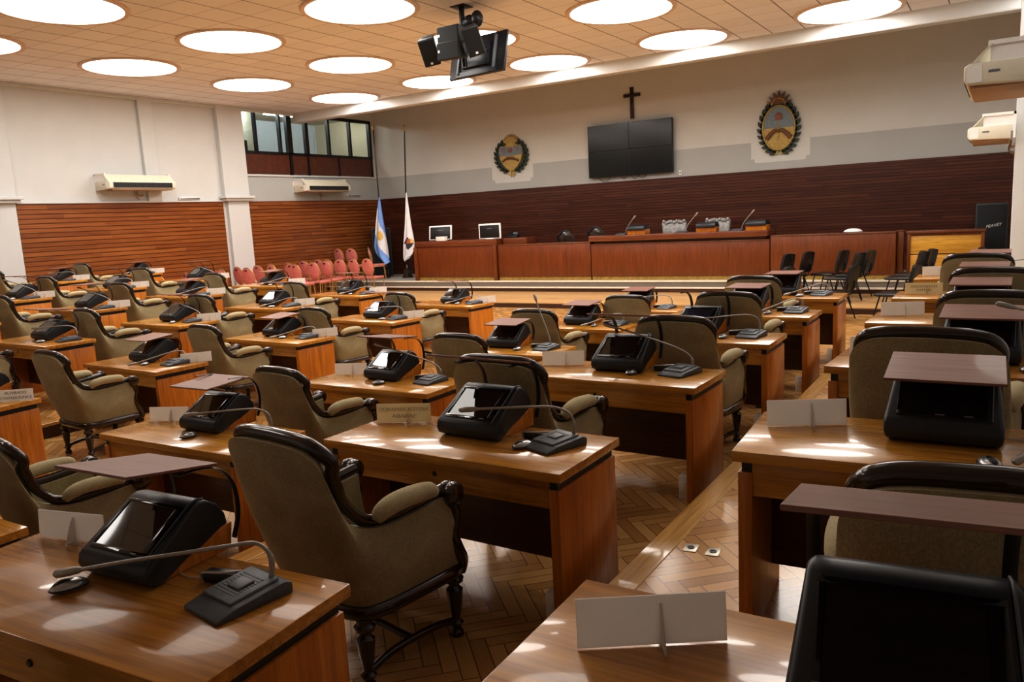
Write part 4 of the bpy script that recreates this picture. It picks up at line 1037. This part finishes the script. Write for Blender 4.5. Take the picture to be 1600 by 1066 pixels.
# ================================================================== LOUDSPEAKERS AT THE SIDES
def cabinet(name, loc, rz, w, d, h, label):
    t = thing(name, loc, rz, label, 'loudspeaker')
    MB().box(-w/2, w/2, -d/2, d/2, 0, h, .012).build('cabinet', 'spkbox', t, 40)
    MB().box(-w/2+.03, w/2-.03, -d/2-.02, -d/2+.01, .04, h-.04, .008).build('grille', 'spk', t, 40)
    return t
t = cabinet('floor_loudspeaker', (-.27, 19.95, DAIS), .05, .60, .5, 1.50, 'tall black loudspeaker with white logo in the corner beside the golden panel desk')
text('PEAVEY', .085, 'logo', t, (.03, -.275, 1.02), (PI/2, math.radians(-10), 0), name='logo', shear=.4, extrude=.002)
t = cabinet('floor_loudspeaker', (-17.75, 19.98, DAIS), .75, .62, .5, 1.62, 'tall black loudspeaker against the slatted wall behind red chairs')
mb = MB()
for x in (-.07, .07):
    for z in (.92, 1.04): mb.box(x-.05, x+.05, -.275, -.262, z-.045, z+.045, .004)
mb.build('horn_vent', 'black', t, 40)

# ================================================================== AIR CONDITIONERS
def aircon(loc, rz, label, L=1.75):
    """origin on the wall face, unit sticks out along +x, length along y"""
    t = thing('air_conditioner', loc, rz, label, 'air conditioner', 'ceiling-type air conditioners on the walls')
    D = .60
    MB().prism([(.06, 0), (D, .02), (D+.02, .05), (D+.02, .17), (D-.02, .20), (.06, .20)], -L/2+.07, L/2-.07, 'y', .006).build('casing', 'acbody', t, 40)
    for sy in (-1, 1):
        a, b = sorted((sy*(L/2-.07), sy*L/2))
        c = MB().prism([(.06, -.005), (D, .015), (D+.025, .05), (D+.025, .175), (D-.02, .205), (.06, .205)], a, b, 'y', .01).build('end_cap', 'acbody', t, 40)
        e0, e1 = sorted((sy*(L/2), sy*(L/2+.004)))
        MB().box(D-.12, D, e0, e1, .03, .185, .0).build('corner_cover', 'white', c, 40)
        MB().box(D-.26, D-.17, e0, e1, .11, .13).build('badge', 'grey', c, 40)
    g = MB().box(D+.012, D+.026, -L/2+.10, L/2-.10, .045, .165).build('air_outlet', 'acgrill', t, None)
    v = MB()
    for k in range(24): v.box(D+.02, D+.030, -L/2+.12+k*(L-.24)/24, -L/2+.128+k*(L-.24)/24, .05, .16)
    v.build('vane', 'grey2', g, None)
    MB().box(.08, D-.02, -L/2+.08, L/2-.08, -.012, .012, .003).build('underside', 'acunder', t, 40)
    MB().prism([(D-.03, .20), (D-.18, .36), (D-.20, .36), (D-.06, .20)], -L/2, L/2, 'y').build('top_cowl', 'acbody', t, 40)
    for sy in (-1, 1):
        br = MB(); y0 = sy*(L/2-.03); br.box(0, D-.16, y0-.02, y0+.02, .35, .39); br.box(0, .03, y0-.02, y0+.02, .0, .39); br.box(.02, D-.18, y0-.004, y0+.004, .20, .36)
        br.build('bracket', 'white', t, 40)
    pp = MB(); pp.tube(spline([(.05, .15, .0), (.06, .18, -.10), (.04, .30, -.12), (.0, .34, -.10)], 10), .015, 8); pp.tube(spline([(.05, .10, .0), (.08, .12, -.14), (.03, .2, -.2), (.0, .22, -.2)], 10), .012, 8)
    pp.build('pipe', 'acunder', t, 60)
    return t
aircon((XL, 11.62, 1.16), 0, 'cream air conditioner on the white wall between the pilasters', 1.75)
aircon((XL, 17.85, 1.12), 0, 'cream air conditioner on the wall under the glazed booth', 1.85)
aircon((.07, 14.95, .81), PI, 'cream air conditioner on the white pillar, end cap seen above the dais end', 1.5)
aircon((.24, 9.40, .99), PI, 'cream air conditioner high at the picture edge, closer to the camera', 1.5)
# emergency lights under the side-wall air conditioners
for x, y, z, lb in ((XL, 13.26, .955, 'white emergency light on wall above slats, between the pilasters'), (XL, 19.5, 1.02, 'white emergency light on wall above slats, under the booth')):
    t = thing('emergency_light', (x, y, z), 0, lb, 'emergency light', 'emergency lights')
    MB().box(0, .07, -.32, .32, -.03, .05, .02, 3).build('housing', 'white', t, 40); MB().box(.06, .085, -.29, .29, -.015, .035, .008).build('lens', 'silver', t, 40)
# white cable box next to the video wall
t = thing('wall_socket', (-7.52, YF-.012, .99), 0, 'small white socket on the grey band beside the video wall', 'wall socket'); MB().box(-.04, .04, -.04, 0, -.06, .06, .006).build('case', 'white', t, 40); MB().box(-.02, .02, -.044, -.038, -.02, .02).build('slot', 'grey', t, 40)

# ================================================================== HANGING SCREEN AND SPEAKER CLUSTER
CXc, CYc = -7.70, 11.05
t = thing('ceiling_mount', (CXc, CYc, HC), 0, 'black pole mount with camera dome hanging from the tiled ceiling', 'ceiling mount')
MB().tube([(0, 0, 0), (0, 0, -.95)], .045, 10).build('pole', 'blacksteel', t, 60)
MB().box(-.14, .14, -.14, .14, -.015, 0, .004).build('ceiling_plate', 'blacksteel', t, 40)
mb = MB(); mb.ellipsoid((.14, .02, -.26), (.11, .10, .11), 16, 10); mb.ellipsoid((.30, .0, -.24), (.10, .10, .13), 16, 10); mb.box(.0, .2, -.03, .03, -.30, -.22, .005); mb.build('camera_dome', 'black', t, 50)
mb = MB(); mb.tube([(-.42, -.12, -.72), (.42, -.12, -.60)], .022, 8); mb.tube([(0, 0, -.6), (.3, .25, -.7)], .022, 8); mb.tube([(0, 0, -.7), (-.3, .2, -.75)], .022, 8); mb.build('bracket', 'blacksteel', t, 60)
def tv(loc, rz, rx, w, h, label):
    t = thing('hanging_screen', loc, rz, label, 'television', 'hanging screens'); t.rotation_euler.x = rx
    MB().box(-w/2, w/2, -.03, .03, -h/2, h/2, .008).build('casing', 'black', t, 40)
    MB().box(-w/2+.02, w/2-.02, .03, .036, -h/2+.02, h/2-.02).build('display', 'screen', t, 40)
    mb = MB(); mb.box(-.3, .3, -.08, -.03, -.2, .2, .01); mb.box(-.45, .45, -.045, -.03, -.33, -.25); mb.build('back_cover', 'blacksoft', t, 40)
    for x in (-.4, .4): MB().box(x-.02, x+.02, -.07, -.03, -.28, .28, .003).build('mount_rail', 'grey', t, 40)
    MB().box(-.06, .10, -.085, -.08, .0, .06).build('sticker', 'emblue', t, 40)
    return t
tv((-7.66, 11.42, 2.74), -.12, math.radians(-14), 1.22, .68, 'black television seen from behind, hanging under the ceiling pole')
def spk(loc, rot, label):
    t = thing('hanging_loudspeaker', loc, 0, label, 'loudspeaker', 'loudspeakers on the ceiling pole'); t.rotation_euler = rot
    mb = MB(); mb.prism([(-.14, -.13), (.14, -.13), (.10, .12), (-.10, .12)], -.22, .22, 'z', .015); mb.build('cabinet', 'spkbox', t, 40)
    MB().prism([(-.125, -.145), (.125, -.145), (.13, -.125), (-.13, -.125)], -.20, .20, 'z').build('grille', 'spk', t, 40)
    MB().box(-.02, .02, -.15, -.144, -.185, -.15).build('badge', 'logo', t, 40)
    MB().box(-.07, .07, -.02, .02, .215, .225).build('handle', 'black', t, 40)
    return t
spk((-8.14, 10.72, 2.80), (math.radians(28), math.radians(-8), .35), 'black loudspeaker at the booth side of the ceiling pole cluster')
spk((-7.66, 10.70, 2.95), (math.radians(12), PI/2, .2), 'upper sideways loudspeaker against the ceiling pole')
spk((-7.62, 10.62, 2.69), (math.radians(10), PI/2, .2), 'lower sideways loudspeaker under the ceiling pole cluster')
spk((-7.20, 10.62, 2.80), (math.radians(24), math.radians(-14), .45), 'grey loudspeaker in front of the hanging television back')

# ------------------------------------------------------------------ remove the prototypes (their copies stay)
for p in PROTOS:
    for ch in list(p.children):
        for g in list(ch.children): bpy.data.objects.remove(g)
        bpy.data.objects.remove(ch)
    bpy.data.objects.remove(p)

# ================================================================== CAMERA, VIEW
cam = bpy.data.cameras.new('camera'); co = bpy.data.objects.new('camera', cam); COL.objects.link(co)
cam.sensor_fit = 'HORIZONTAL'; cam.sensor_width = 36; cam.lens = 1214.65/1600*36; cam.clip_start = .05; cam.clip_end = 100
yaw, pit, rol = math.radians(-32.5516), math.radians(8.9506), math.radians(2.98986)
f = Vector((math.sin(yaw)*math.cos(pit), math.cos(yaw)*math.cos(pit), -math.sin(pit)))
r0 = Vector((math.cos(yaw), -math.sin(yaw), 0)); d0 = f.cross(r0)
r = r0*math.cos(rol) + d0*math.sin(rol); d = -r0*math.sin(rol) + d0*math.cos(rol)
mw = Matrix.Identity(4)
for i in range(3): mw[i][0] = r[i]; mw[i][1] = -d[i]; mw[i][2] = -f[i]
co.matrix_world = mw
S.camera = co
w = bpy.data.worlds.new('world'); S.world = w; w.use_nodes = True
w.node_tree.nodes['Background'].inputs[0].default_value = (.02, .02, .022, 1)
S.view_settings.view_transform = 'Standard'
S.view_settings.look = 'None'
S.view_settings.exposure = 0.47
S.view_settings.gamma = 0.83
S.cycles.max_bounces = 8; S.cycles.diffuse_bounces = 5; S.cycles.transparent_max_bounces = 8
S.cycles.sample_clamp_indirect = 4.0
S.cycles.use_denoising = True
